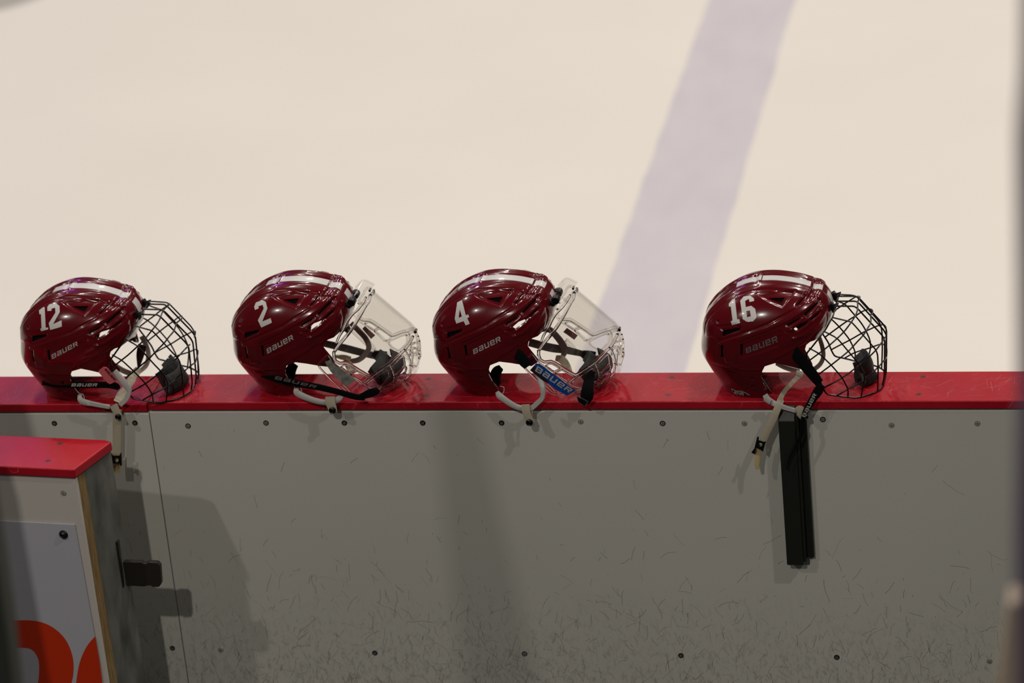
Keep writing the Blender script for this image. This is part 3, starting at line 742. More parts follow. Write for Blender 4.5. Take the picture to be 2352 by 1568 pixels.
def lettering(word, bl, br, tl, tr, gap=.22):
    """glyph polygons in the px quad bottom-left, bottom-right, top-left, top-right"""
    bl, br, tl, tr = (np.array(q, float) for q in (bl, br, tl, tr)); n = len(word); W_ = n+gap*(n-1); out = []
    for i, ch in enumerate(word):
        for poly in GL[ch]:
            out.append([tuple((1-y)*((1-s)*bl+s*br)+y*((1-s)*tl+s*tr)) for x, y in poly for s in [(i*(1+gap)+x)/W_]])
    return out
def stripe(name, spans, parent, halfw=.0112, lift=.0006):
    """spans of crown angle (deg); strip laid on the shell's centre line"""
    for a0, a1 in spans:
        n = max(4, int(abs(a1-a0)/1.0)); V = []; m_ = 7
        for i in range(n+1):
            a = math.radians(a0+(a1-a0)*i/n)
            for j in range(m_):
                y = -halfw+2*halfw*j/(m_-1); d = np.array([math.cos(a), 0, math.sin(a)])
                r = SH_BVH.ray_cast(Vector(_C0+d*.3+np.array([0, y, 0])), Vector(-d))
                p = np.array(r[0]); V.append(p+d*lift)
        F = np.array([(i*m_+j, (i+1)*m_+j, (i+1)*m_+j+1, i*m_+j+1) for i in range(n) for j in range(m_-1)]); V = np.array(V)
        Ft = tri(F); nn = normals(V, Ft)
        if (nn*(V-_C0)).sum() < 0: Ft = Ft[:, ::-1]
        VV, FF = thicken(V, Ft, .0005); mesh_obj(name, VV, FF, M['white'], parent)
def crown_angle(u, v, inv):
    p = np.array(inv[:3, :3]@CAM+inv[:3, 3]); d = inv[:3, :3]@ray(u, v); k = -p[1]/d[1]; q = p+k*d; return math.degrees(math.atan2(q[2]-SZ0, q[0]))

NUM = {'16': [[zA([(715, 680), (768, 668), (815, 1075), (855, 1068), (872, 1145), (708, 1188), (686, 1110), (722, 1098), (688, 815), (652, 822), (648, 762)])],
              [zA([(875, 700), (945, 620), (1070, 600), (1148, 655), (1152, 708), (1062, 728), (1045, 665), (972, 708), (985, 830), (1095, 803), (1175, 865), (1200, 1035), (1135, 1112), (1010, 1122), (925, 1070)]),
               zA([(993, 910), (1068, 897), (1087, 1012), (1010, 1033)])]],
       '2': [[Z(500, 600, 7.84, [(675, 877), (660, 818), (690, 745), (800, 697), (868, 735), (897, 848), (805, 1083), (955, 1022), (977, 1105), (788, 1192), (727, 1060), (832, 850), (812, 785), (735, 812), (742, 848)])]],
       '4': [[Z(980, 610, 7.84, [(553, 662), (638, 620), (706, 893), (748, 878), (768, 925), (733, 945), (777, 1045), (705, 1075), (668, 998), (538, 1043), (508, 960)]), Z(980, 610, 7.84, [(598, 785), (578, 940), (637, 915)])]],
       '12': [[Z(30, 630, 7.84, [(470, 650), (545, 592), (570, 590), (590, 960), (632, 955), (636, 988), (510, 1022), (492, 985), (516, 965), (506, 715), (478, 720)])],
              [Z(30, 630, 7.84, [(622, 662), (620, 590), (655, 542), (775, 520), (838, 570), (842, 680), (722, 895), (876, 825), (880, 940), (672, 1000), (645, 880), (765, 690), (760, 600), (690, 622), (697, 655)])]]}
LOGO = {'16': ((1714.5, 811), (1787, 785), (1712, 798), (1783, 768.5)), '4': ((1088, 813.5), (1151, 783), (1086, 800.5), (1147, 770)),
        '2': ((614.5, 812), (675, 779), (612, 799), (670, 766.5)), '12': ((120, 824.5), (179.5, 793), (118, 812.5), (176, 782))}

def make_helmet(num, label, spans_px):
    M4 = POSES[num]; t = empty('hockey_helmet', M4, label, 'hockey helmet', 'maroon hockey helmets lined up on the boards')
    inv = np.array(M4.inverted())
    for nm, me in (('shell', SHELL_ME), ('liner', LINER16_ME if num == '16' else LINER_ME), ('brow_pad', BROW_ME)):
        if me is None: continue
        o = bpy.data.objects.new(nm, me); COL.objects.link(o); o.parent = t
    hf = hit_bvh(SH_BVH, inv)
    for polys in NUM[num]:
        decal('number', polys, hf, M['white'], t, inv)
    b0, b1, u0, u1 = (np.array(q) for q in LOGO[num]); u0 = b0+(u0-b0)*.86; u1 = b1+(u1-b1)*.86
    decal('logo', lettering('BaUeR', b0, b1, u0, u1, .26), hf, M['dim_silver'] if num == '16' else M['silver'], t, inv, step=1.5)
    sp = []
    for a, b in spans_px: sp.append((crown_angle(*a, inv), crown_angle(*b, inv)))
    stripe('stripe', sp, t)
    return t, inv
T16, I16 = make_helmet('16', 'maroon hockey helmet numbered 16 with black wire cage, far right of the row', [((1697, 661), (1750, 648)), ((1752, 647.5), (1864, 650)), ((1868, 655), (1889, 661)), ((1898, 672), (1912, 698)), ((1617, 735), (1634, 708))])
T4, I4 = make_helmet('4', 'maroon hockey helmet numbered 4 with clear visor and blue sticker', [((1062, 670), (1108, 651)), ((1110, 650), (1222, 650)), ((1226, 652), (1248, 660)), ((1260, 672), (1275, 690))])
T2, I2 = make_helmet('2', 'maroon hockey helmet numbered 2 with clear visor and grey worn sticker', [((620, 661), (645, 649)), ((648, 648), (755, 648)), ((758, 651), (783, 660)), ((792, 668), (812, 690))])
T12, I12 = make_helmet('12', 'maroon hockey helmet numbered 12 with black wire cage, far left of the row', [((128, 672), (296, 678)), ((303, 690), (318, 712))])

# ------------------------------------------------------------------ face guard surfaces (implicit, symmetric about y=0)
class Guard:
    def __init__(s, c, prof, W_, n, Mref):
        s.c = np.array(c); s.W = W_; s.n = n; s.inv = np.array(Mref.inverted()); s.M = np.array(Mref)
        a = [math.atan2(p[1]-c[1], p[0]-c[0]) for p in prof]; r = [math.hypot(p[0]-c[0], p[1]-c[1]) for p in prof]
        o = np.argsort(a); s.a = np.array(a)[o]; s.r = np.array(r)[o]
    def rP(s, th):
        i = np.clip(np.searchsorted(s.a, th)-1, 0, len(s.a)-2); a0, a1, r0, r1 = s.a[i], s.a[i+1], s.r[i], s.r[i+1]
        # straight chords between the profile points
        x0, y0, x1, y1 = r0*np.cos(a0), r0*np.sin(a0), r1*np.cos(a1), r1*np.sin(a1)
        den = np.cos(th)*(y1-y0)-np.sin(th)*(x1-x0); return np.abs((x0*(y1-y0)-y0*(x1-x0))/np.where(np.abs(den) < 1e-9, 1e-9, den))
    def F(s, P):
        dx = np.maximum(P[:, 0]-s.c[0], 0); dz = P[:, 2]-s.c[1]; th = np.clip(np.arctan2(dz, dx+1e-9), s.a[0], s.a[-1])
        return (np.hypot(dx, dz)/s.rP(th))**s.n+(np.abs(P[:, 1])/s.W)**s.n
    def hit(s, u, v, ymax=.03):
        o = s.inv[:3, :3]@CAM+s.inv[:3, 3]; d = s.inv[:3, :3]@ray(u, v)
        ys = np.linspace(-s.W*1.001, ymax, 400); k = (ys-o[1])/d[1]; P = o+k[:, None]*d; f = s.F(P)
        i = np.argmax(f < 1)
        if f[i] >= 1: return P[np.argmin(f)]
        if i == 0: return P[0]
        lo, hi = P[i-1], P[i]
        for _ in range(20):
            m_ = (lo+hi)/2
            if s.F(m_[None])[0] < 1: hi = m_
            else: lo = m_
        return (lo+hi)/2
def loc(u, v, inv, y=0.):
    """px -> local point on the plane local y = const"""
    o = inv[:3, :3]@CAM+inv[:3, 3]; d = inv[:3, :3]@ray(u, v); return o+(y-o[1])/d[1]*d
def mirror(P): return np.array(P)*np.array([1, -1, 1])

# ---- wire cage (traced on helmet 16)
def c16(*p): return [tuple(q) for q in p]
cc = loc(1888, 800, I16); CC = (cc[0], cc[2])
_pr = [loc(u, v, I16) for u, v in ((1880, 668), (1921, 690), (1966, 690.5), (1974, 695), (2031, 757), (2036.5, 769), (2036, 850), (2032, 888), (2025, 925), (1960, 960), (1880, 960))]
CAGE = Guard(CC, [(p[0], p[2]) for p in _pr], .0895, 2.7, POSES['16'])
def wire(mb, px, r=.0016, both=True, sub=0, rc=8, yfix=None):
    pts = round_corners(px, rc, 4) if sub == 0 else smooth_path(px, sub)
    # resample so that the wire follows the curved surface
    out = []
    for a, b in zip(pts[:-1], pts[1:]):
        k = max(1, int(np.linalg.norm(np.array(b)-np.array(a))/5)); out += [np.array(a)+(np.array(b)-np.array(a))*j/k for j in range(k)]
    out.append(np.array(pts[-1]))
    P = np.array([CAGE.hit(*q) for q in out]); P[:, 2] = np.maximum(P[:, 2], r+.0003)
    mb.tube(P, r, 8)
    return P
def cage_meshes():
    bars = []
    def bar(px, **k):
        mb = MB(); P = wire(mb, px, **k); bars.append(mb); m2 = MB(); m2.tube(mirror(P), k.get('r', .0016), 8); bars.append(m2); return P
    # centre pair and their neighbours run down the front
    def centre(y, px):
        pts = [loc(u, v, I16, 0) for u, v in round_corners(px, 7, 4)]; P = np.array(pts); P[:, 1] = y
        P = smooth_path(P, 1); return P
    cpx = [(1917, 691.5), (1966, 691.5), (1974, 697), (2030, 758), (2036, 769), (2035.5, 850), (2031.5, 886)]
    for y in (0.0, .0235, -.0235):
        mb = MB(); P = centre(y, cpx); P[:, 0] -= .0016*(abs(y) > 0); P[:, 2] = np.maximum(P[:, 2], .0021); mb.tube(P, .0018, 8); bars.append(mb)
    bar([(1912.5, 729), (1955, 739), (1962, 746), (2012, 803.5), (2016, 815), (2017, 850), (2015.5, 902)])
    bar([(1893, 761), (1922.8, 776), (1973, 836), (1984, 855), (1986, 870), (1981, 895), (1977, 914)], rc=12)
    bar([(1858, 799), (1881.5, 811.5), (1909, 838), (1934, 866.5), (1948, 893), (1947.5, 913)], rc=10)
    bar([(1845, 838), (1881.5, 811), (1900, 797), (1921.7, 778), (1939, 761), (1955, 740), (1965, 724), (1969.5, 711), (1970, 695)], sub=4)
    bar([(1877, 862), (1908.5, 838.5), (1934, 818.5), (1949, 806), (1955, 800), (1968.7, 785), (1982.5, 770), (1992, 755), (1999.7, 741), (2000, 724)], sub=4)
    bar([(1891, 891), (1935, 867), (1974, 838), (1990, 825), (2012, 803.5), (2026, 785), (2033, 774)], sub=4)
    bar([(1921, 909), (1947.5, 894), (1985, 873), (2015, 845), (2030, 828), (2036, 820)], sub=4)
    # side rim from the brow to the jaw, lower rim round the chin
    bar([(1917, 712), (1913, 727), (1896, 757), (1864, 798), (1852, 812), (1856, 835), (1872, 858), (1884, 876), (1891, 893), (1899, 905.5), (1920, 908.5), (1946, 912), (1978, 914.5), (1992, 914), (2004, 909), (2016, 900), (2026, 890), (2032, 886)], r=.0018, rc=6)
    # brow wire behind the clips
    mb = MB(); P = np.array([loc(1919, 706, I16, -.030), loc(1919, 702, I16, -.0235), loc(1919, 692, I16, 0)]); P[:, 0] = P[0][0]; P = np.vstack([P, mirror(P[:-1])[::-1]]); mb.tube(smooth_path(P, 3), .0018, 8); bars.append(mb)
    return bars
CAGE_ME = []
for mb in cage_meshes():
    o = mb.build('wire', M['wire'], smooth=True, angle=60); CAGE_ME.append(o.data); bpy.data.objects.remove(o)
def clip_mesh():
    mbs = []
    for y in (-.026, .026):
        p = loc(1914, 704, I16, -.026)*np.array([1, 0, 1])+np.array([0, y, 0])
        mb = MB(); d = np.array([.45, 0, -.9]); d /= np.linalg.norm(d); n_ = np.array([.9, 0, .45])
        e = np.array([0, 1., 0])
        q = [p+d*a-n_*.006+e*b for a, b in ((-.009, -.006), (.009, -.006), (.009, .006), (-.009, .006))]
        mb.prism(q, n_, 0, .008); mb.lathe(p+n_*.001-d*.002, n_, [(.0035, 0), (.0035, .003), (.002, .0038)], 12)
        mb.tube(np.array([p+n_*.003+e*-.006, p+n_*.009+e*-.005, p+n_*.010+e*.005, p+n_*.003+e*.006]), .002, 6); mbs.append(mb)
    return mbs
CLIP_ME = []
for mb in clip_mesh():
    o = mb.build('clip', M['black'], smooth=True); CLIP_ME.append(o.data); bpy.data.objects.remove(o)
def chin_cup(parent, cpx, inv, sx_=.012, hw=.040, hh=.048, tilt=0., logo=None):
    """cupped pad seen end-on behind the front bars"""
    c = loc(*cpx, inv); ny, nz = 22, 22; V = []
    for i in range(ny+1):
        for j in range(nz+1):
            a, b = -1+2*i/ny, -1+2*j/nz
            # disc-like outline by squircle mapping
            A, B = a*math.sqrt(1-b*b/2), b*math.sqrt(1-a*a/2); A, B = (A+a)/2, (B+b)/2
            x = -.022*A*A-.016*B*B+tilt*B; V.append(c+np.array([x, hw*A, hh*B])); V[-1][2] = max(V[-1][2], .013)
    F = np.array([(i*(nz+1)+j, (i+1)*(nz+1)+j, (i+1)*(nz+1)+j+1, i*(nz+1)+j+1) for i in range(ny) for j in range(nz)]); V = np.array(V); Ft = tri(F)
    nn = normals(V, Ft)
    if nn[:, 0].mean() < 0: Ft = Ft[:, ::-1]
    VV, FF = thicken(V, Ft, sx_*.45); o = mesh_obj('chin_cup', VV, FF, M['cup'], parent)
    V2 = V-normals(V, Ft)*sx_*.46; V2 = c+(V2-c)*np.array([1, .95, .95]); VV, FF = thicken(V2, Ft, sx_*1.1); mesh_obj('pad', VV, FF, M['cuppad'], o)
    return o
def add_cage(t):
    c = bpy.data.objects.new('face_cage', CAGE_ME[0]); COL.objects.link(c); c.parent = t
    for me in CAGE_ME[1:]:
        o = bpy.data.objects.new('wire', me); COL.objects.link(o); o.parent = c
    for me in CLIP_ME:
        o = bpy.data.objects.new('clip', me); COL.objects.link(o); o.parent = t
add_cage(T16); add_cage(T12)
chin_cup(T16, (2007, 848), I16, sx_=.016, hw=.036, hh=.037, tilt=.004)
chin_cup(T12, (417, 863), I12, sx_=.018, hw=.044, hh=.036, tilt=-.004)

# ---- clear full visor (traced on helmet 4)
p4a = lambda p: Z(1250, 650, 8.2526, p); p4b = lambda p: Z(1200, 790, 9.8, p)
vc = loc(1262, 838, I4); VC = (vc[0], vc[2])
_pr = [loc(u, v, I4) for u, v in ((1255, 640), (1296, 658), (1318.5, 673), (1350, 699), (1382, 726), (1411, 750.5), (1419.6, 760), (1426, 780), (1430.5, 801.5), (1430.5, 822), (1427, 850), (1418, 882), (1404, 905), (1380, 945), (1262, 960))]
VIS = Guard(VC, [(p[0], p[2]) for p in _pr], .096, 2.3, POSES['4'])
def pix4(P):
    Q = P.copy(); Q[:, 1] = -np.abs(Q[:, 1]); Q = Q@VIS.M[:3, :3].T+VIS.M[:3, 3]; return proj(Q)
TOPE = p4a([(565, 195), (550, 290), (500, 370), (400, 560), (220, 860), (0, 1130)])+[(1239, 803)]
LOWE = [(1237, 815), (1241, 826), (1250, 831), (1266, 829.5), (1276, 834), (1298, 848), (1321, 861), (1328, 858), (1367, 831), (1387, 811), (1400, 799), (1410, 784), (1418, 768)]
LENS_PX = TOPE+LOWE+[(1432, 762), (1480, 700), (1400, 640)]
# the lower guard: tab on the shell, jaw frame and chin wrap
GUARD_PX = [(1223.5, 812), (1230, 818), (1237, 815)]+LOWE[1:]+[(1440, 765), (1460, 850), (1440, 940), (1405, 922), (1383.6, 912), (1360, 922), (1345, 931), (1330.6, 932), (1322.4, 929.5), (1308, 914.5), (1271.4, 905), (1249, 888), (1210, 850), (1202, 839), (1203, 834)]
HOLES = [p4b([(1115, 875), (1135, 835), (1285, 735), (1575, 535), (1610, 590), (1600, 725), (1400, 955), (1330, 985), (1190, 955), (1125, 910)]),
         p4b([(525, 490), (600, 445), (690, 455), (825, 545), (825, 570), (755, 600), (690, 605)]),
         p4b([(745, 660), (895, 575), (925, 605), (1155, 740), (1000, 865), (930, 820)]),
         p4b([(1745, 680), (1950, 485), (1985, 520), (1960, 600), (1740, 740)]),
         p4b([(1735, 790), (1955, 620), (1950, 740), (1740, 915)]),
         p4b([(1695, 440), (1905, 240), (1945, 290), (1950, 440), (1740, 650)]),
         p4b([(1450, 985), (1690, 830), (1700, 930), (1640, 990), (1480, 1060)]),
         p4b([(2000, 300), (2080, 420), (2075, 440), (1995, 430)])]
_Dg, _Fg = cube_dirs(120); VCN = np.array([VC[0], 0, VC[1]])
VG = radial(VIS.F, _Dg, VCN, .5); kf = VG[:, 0] > VC[0]-.12
uvg = pix4(VG)
def guard_sheet(s, t):
    s = np.minimum(s, (VG[:, 0]-(VC[0]-.055))*1141)
    a, b = clip(VG, _Fg, s); return thicken(a, clean(a, b), t)
_a, _b = guard_sheet(sdf(uvg, LENS_PX), .0022); _o = mesh_obj('visor', _a, _b, M['lens']); LENS_ME = _o.data; bpy.data.objects.remove(_o)
s = np.minimum(sdf(uvg, GUARD_PX), (VG[:, 2]-.001)*1141)
for h in HOLES: s = np.minimum(s, -sdf(uvg, h))
_a, _b = guard_sheet(s, .0024); _o = mesh_obj('jaw_guard', _a, _b, M['lens']); JAW_ME = _o.data; bpy.data.objects.remove(_o)
def rib(px, r=.0016, closed=False, both=True, sub=4, off=0.):
    if closed: px = list(px)+[px[0]]
    pts = smooth_path(px, sub) if sub else np.array(px, float); out = []
    for a, b in zip(pts[:-1], pts[1:]):
        k = max(1, int(np.linalg.norm(b-a)/5)); out += [a+(b-a)*j/k for j in range(k)]
    out.append(pts[-1]); P = np.array([VIS.hit(*q, ymax=.001) for q in out]); P[:, 2] = np.maximum(P[:, 2], .0018)
    mb = MB(); mb.tube(P, r, 8); m2 = MB(); m2.tube(mirror(P), r, 8)
    return (mb, m2)
ribs = [('rim', rib(TOPE, .0036)), ('rim', rib(p4a([(490, 230), (440, 330), (350, 455), (235, 570), (150, 700), (90, 830), (0, 970), (-60, 1110)]), .0026)),
        ('frame_rib', rib([(1237, 804)]+LOWE, .0034, sub=0)),
        ('rim', rib([(1223.5, 812), (1203, 833), (1202, 839), (1210, 850), (1249, 888), (1271.4, 905), (1308, 914.5)], .0022)),
        ('rim', rib([(1308, 914.5), (1322.4, 928.5), (1330.6, 931), (1345, 929), (1360, 921), (1383.6, 910.4), (1404, 897), (1418, 882)], .0022)),
        ('rim', rib([(1223.5, 812), (1240, 834), (1262, 848), (1300, 873), (1318, 890), (1322, 900)], .0018))]
for h in HOLES[:7]: ribs.append(('vent_rim', rib(h, .0019, True)))
for px in (p4b([(1650, 430), (1700, 560), (1740, 720), (1715, 800), (1722, 930)]), p4b([(1950, 270), (1965, 440), (2000, 500), (1960, 640), (1950, 760)]),
           p4b([(2080, 430), (2075, 560), (2060, 700)]), p4b([(1430, 980), (1450, 1080), (1480, 1190)]),
           p4b([(520, 920), (700, 1080), (745, 1060), (570, 890), (520, 920)]), p4b([(1960, 80), (2030, 190), (2080, 330), (2090, 440)]),
           p4b([(2130, 30), (2135, 150), (2250, 150)]), p4b([(2140, 180), (2115, 440), (2190, 460)]), p4b([(2270, 180), (2250, 330), (2200, 470)])):
    ribs.append(('frame_rib', rib(px, .0020)))
RIB_ME = []
for nm, mb in [(nm, q) for nm, pr_ in ribs for q in pr_]:
    o = mb.build(nm, M['clear'], smooth=True, angle=70); RIB_ME.append((nm, o.data)); bpy.data.objects.remove(o)
def visor_mounts():
    """black screw mounts on the forehead and the clear bridge between them and the visor"""
    out = []
    for (u, v, y) in ((1274, 690, -.026), (1279.5, 674, .020)):
        p = loc(u, v, I4, y); mb = MB(); n_ = np.array([.80, 0, .60])
        mb.lathe(p-n_*.010, n_, [(.0085, 0), (.0085, .006), (.006, .008), (.006, .013)], 16)
        mb.lathe(p+n_*.004+np.array([0, -.008, 0]), (0, 1, 0), [(.0075, 0), (.0085, .002), (.0085, .014), (.0075, .016)], 18)
        out.append(mb)
    return out
MOUNT_ME = []
for mb in visor_mounts():
    o = mb.build('mount', M['black'], smooth=True); MOUNT_ME.append(o.data); bpy.data.objects.remove(o)
mb = MB(); pa = loc(1281, 672, I4, 0); pb = loc(1300, 661, I4, 0); pc_ = loc(1318, 673, I4, 0)
cl = smooth_path(np.array([pa, pb+(pa-pb)*.35+np.array([0, 0, .004]), pb, pc_]), 4); nn_ = len(cl); V = []
for q_, p in enumerate(cl):
    t_ = cl[min(q_+1, nn_-1)]-cl[max(q_-1, 0)]; t_ /= np.linalg.norm(t_); up_ = np.array([-t_[2], 0, t_[0]])*.0022; hw_ = .030+.014*(q_/(nn_-1))
    for a_, b_ in ((-1, -1), (-1, 1), (1, 1), (1, -1)): V.append(p+up_*b_+np.array([-.004 if abs(a_) else 0, a_*hw_, 0]))
mb.add(V, [(4*k_+i_, 4*k_+(i_+1) % 4, 4*k_+4+(i_+1) % 4, 4*k_+4+i_) for k_ in range(nn_-1) for i_ in range(4)]+[(3, 2, 1, 0), tuple(4*nn_-4+i_ for i_ in range(4))])
for e_ in (1, 2):
    mb.tube(np.array([V[4*k_+e_] for k_ in range(nn_)]), .0022, 8)
_o = mb.build('bridge', M['lens'], smooth=True, angle=70); BRIDGE_ME = _o.data; bpy.data.objects.remove(_o)
def add_visor(t):
    v = bpy.data.objects.new('visor', LENS_ME); COL.objects.link(v); v.parent = t
    j = bpy.data.objects.new('jaw_guard', JAW_ME); COL.objects.link(j); j.parent = t
    for nm, me in RIB_ME:
        o = bpy.data.objects.new(nm, me); COL.objects.link(o); o.parent = j if nm != 'rim' else v
    for me in MOUNT_ME:
        o = bpy.data.objects.new('mount', me); COL.objects.link(o); o.parent = t
    o = bpy.data.objects.new('bridge', BRIDGE_ME); COL.objects.link(o); o.parent = v
    return v, j
V4, J4 = add_visor(T4); V2, J2 = add_visor(T2)
def vis_hit(inv):
    g = Guard.__new__(Guard); g.__dict__ = dict(VIS.__dict__); g.inv = inv
    def f(u, v):
        p = g.hit(u, v); e = 1e-4
        n_ = np.array([g.F((p+np.eye(3)[i]*e)[None])[0]-g.F((p-np.eye(3)[i]*e)[None])[0] for i in range(3)]); n_ /= np.linalg.norm(n_)+1e-12
        return p, n_
    return f
h4, h2 = vis_hit(I4), vis_hit(I2)
ST4 = p4b([(312, 425), (400, 445), (1195, 1040), (1010, 1150), (770, 1030), (600, 885), (480, 830), (172, 582)])
st = decal('sticker', [ST4], h4, M['blue'], J4, I4, step=3, lift=.0010)
decal('sticker_band', [p4b([(262, 480), (180, 580), (480, 828), (600, 880), (560, 800)])], h4, M['stickerblack'], st, I4, step=3, lift=.0016)
decal('lettering', lettering('BaUeR', p4b([(285, 590)])[0], p4b([(1045, 1085)])[0], p4b([(345, 480)])[0], p4b([(1140, 1020)])[0], .28), h4, M['silver'], st, I4, step=2, lift=.0018)
decal('sticker', [Z(720, 770, 8.254, [(222, 490), (330, 455), (440, 560), (560, 650), (800, 840), (650, 950), (590, 935), (440, 800), (330, 680), (250, 560)])], h2, M['greysticker'], J2, I2, step=3, lift=.0010)
# small warning labels on the far side of both visors
for J, inv, quad in ((J4, I4, p4a([(430, 850), (635, 990), (570, 1075), (360, 925)])), (J2, I2, Z(780, 650, 8.2526, [(480, 815), (675, 990), (595, 1060), (430, 865)]))):
    y = .086; V = np.array([loc(u, v, inv, y) for u, v in quad]); mb = MB(); mb.prism(V, (0, 1, 0), 0, .0006); mb.build('warning_label', M['redsticker'], J)

# ------------------------------------------------------------------ straps, loops, snaps (each traced on its own helmet)
def band(name, pts, width, material, t, inv, thick=.0022, sub=5, parent=None):
    mb = MB(); ribbon_mesh(mb, pts, width, thick, sub); return mb.build(name, material, parent or t, smooth=True, inv=inv, angle=50)
def snap(parent, u, v, y, inv, r=.0062):
    mb = MB(); p = at_y(u, v, y); mb.lathe(p, (0, -1, 0), [(r, -.001), (r, .002), (r*.8, .0032), (r*.55, .0022), (r*.4, .0038), (r*.15, .0042)], 18); return mb.build('snap', M['snap'], parent, smooth=True, inv=inv)
def buckle(parent, quad_px, hole, y, inv):
    """black plastic slider with a round eye and four short prongs"""
    def f(u, v): return inv[:3, :3]@at_y(u, v, y)+inv[:3, 3], inv[:3, :3]@np.array([0, -1., 0])
    c = hole[:2]; r = hole[2]; circ = [(c[0]+r*math.cos(a), c[1]+r*1.15*math.sin(a)) for a in np.linspace(0, 2*math.pi, 17)[:-1]]
    return decal('buckle', [quad_px, circ], f, M['black'], parent, inv, t=.002, step=4, lift=0)
# helmet 16
yN, yF = -.012, .182
band('ear_loop', [(1880, 770, yF, 9), (1888, 795, yF, 10), (1891, 818, yF, 10), (1884, 836, yF, 10), (1868, 850, yF, 10)], 10, M['farloop'], T16, I16, .003)
band('ear_loop', [(1782, 835, yF, 7), (1800, 843, yF, 10), (1818, 849, yF, 11), (1836, 854, yF, 12)], 10, M['farloop'], T16, I16, .003)
cs = band('chin_strap', [(1838, 852, .125, 17), (1833, 868, 'c', 16), (1818, 884, 'c', 15), (1804, 900, 'c', 15), (1796, 913, 'c', 16), (1791, 924, -.012, 16), (1784, 942, -.022, 17), (1773, 968, -.026, 17), (1760, 995, -.027, 16), (1750, 1018, -.027, 15)], 16, M['web'], T16, I16)
band('strap_end', [(1746, 1020, -.0245, 12), (1741, 1040, -.025, 13), (1738.5, 1060, -.025, 12), (1740, 1078, -.025, 7)], 12, M['webend'], T16, I16, parent=cs)
z6 = lambda p: Z(1700, 920, 8.255, p)
buckle(cs, z6([(325, 678), (358, 682), (352, 745), (455, 778), (490, 765), (432, 968), (400, 925), (310, 885), (278, 1010), (215, 975), (235, 945), (270, 900)]), (*z6([(388, 828)])[0], 3.8), -.0295, I16)
lp = band('ear_loop', [(1757, 907, -.002, 12), (1763, 917, -.010, 13), (1774, 925, -.014, 13), (1785, 930, -.016, 11), (1805, 937, -.017, 10), (1829, 944, -.018, 9)], 10, M['loop'], T16, I16, .004)
band('loop_collar', [(1757, 914, -.017, 12), (1763, 919, -.0175, 12), (1770, 923, -.018, 13)], 12, M['loop'], T16, I16, .002, parent=lp)
band('thin_cord', [(1749, 866, yN+.004), (1757, 878, yN+.002), (1771, 899, yN)], 1.3, M['farloop'], T16, I16, .001)
k = band('chin_strap', [(1826, 941, -.020, 8), (1836, 942, -.021, 22), (1842, 952, -.021, 20), (1848, 964, -.021, 13)], 14, M['web'], T16, I16); snap(k, 1851, 957, -.024, I16, .0050)
ss = band('side_strap', [(1819, 800, .0, 26), (1832, 818, -.003, 26), (1850, 840, -.006, 26), (1868, 862, -.010, 24), (1882, 880, -.012, 20)], 24, M['webblack'], T16, I16)
band('side_strap', [(1889, 884, -.014, 16), (1879, 898, -.017, 22), (1866, 918, -.020, 17), (1853, 940, -.024, 14), (1845, 958, -.027, 10), (1841, 975, -.028, 9), (1843, 990, -.029, 9), (1836, 1008, -.030, 7), (1822, 1036, -.030, 4.5), (1812, 1058, -.030, 3.5), (1807, 1078, -.030, 3)], 17, M['webblack'], T16, I16)
def flat_hit(y, inv):
    return lambda u, v: (inv[:3, :3]@at_y(u, v, y)+inv[:3, 3], inv[:3, :3]@np.array([0, -1., 0]))
decal('strap_lettering', lettering('BaUeR', (1849, 958), (1876, 906), (1841.5, 955), (1868.5, 902.5), .25), flat_hit(-.0285, I16), M['silver'], ss, I16, step=2)
# nape label
zN = lambda p: [(a+5, b-9) for a, b in zC(p)]
def nape_hit(inv):
    h = hit_bvh(SH_BVH, inv)
    def f(u, v):
        r = h(u, v); return r if r is not None and r[0][2] > .0012 else None
    return f
nl = decal('nape_label', [zN([(650, 1225), (740, 1268), (870, 1275), (1025, 1355), (880, 1372), (760, 1350), (680, 1300)])], nape_hit(I16), M['silver'], T16, I16, step=2, lift=.0004)
decal('nape_label_field', [zN([(668, 1240), (745, 1278), (870, 1285), (995, 1350), (880, 1362), (765, 1340), (690, 1295)])], nape_hit(I16), M['black'], nl or T16, I16, step=2, lift=.0011)
decal('nape_lettering', lettering('WHA', zN([(700, 1310)])[0], zN([(905, 1360)])[0], zN([(730, 1265)])[0], zN([(900, 1300)])[0], .2), nape_hit(I16), M['silver'], nl or T16, I16, step=1.5, lift=.0018)
# helmet 12
band('ear_loop', [(325, 772, yF, 12), (335, 792, yF, 11), (341, 815, yF, 11), (336, 838, yF, 11), (322, 852, yF, 10), (316, 856, yF, 8)], 10, M['loop'], T12, I12, .003)
band('ear_loop', [(262, 838, .17, 10), (280, 850, yF, 12), (300, 858, yF, 12), (314, 860, yF, 11)], 10, M['farloop'], T12, I12, .003)
band('ear_pad', [(327, 792, .165, 20), (322, 815, .165, 18), (318, 845, .165, 5)], 14, M['black'], T12, I12, .003)
band('chin_strap', [(318, 846, .150, 14), (312, 856, .14, 20), (301, 874, 'c', 18), (290, 892, 'c', 18), (280, 908, 'c', 24), (273, 924, -.014, 26)], 20, M['web'], T12, I12)
lp = band('ear_loop', [(262, 852, -.014, 12), (275, 868, -.016, 15), (287, 882, -.018, 15), (296, 897, -.019, 12), (291, 915, -.020, 11), (276, 930, -.022, 11)], 12, M['loop'], T12, I12, .004)
lp = band('ear_loop', [(183, 907, -.008, 9), (184, 918, -.012, 12), (194, 924, -.015, 13), (210, 927, -.017, 10), (230, 931, -.018, 9), (252, 935, -.019, 8.5)], 10, M['loop'], T12, I12, .004)
band('thin_cord', [(172, 892, -.004), (182, 903, -.005), (191, 906, -.008), (194, 917, -.010)], 1.3, M['loop'], T12, I12, .001, parent=lp)
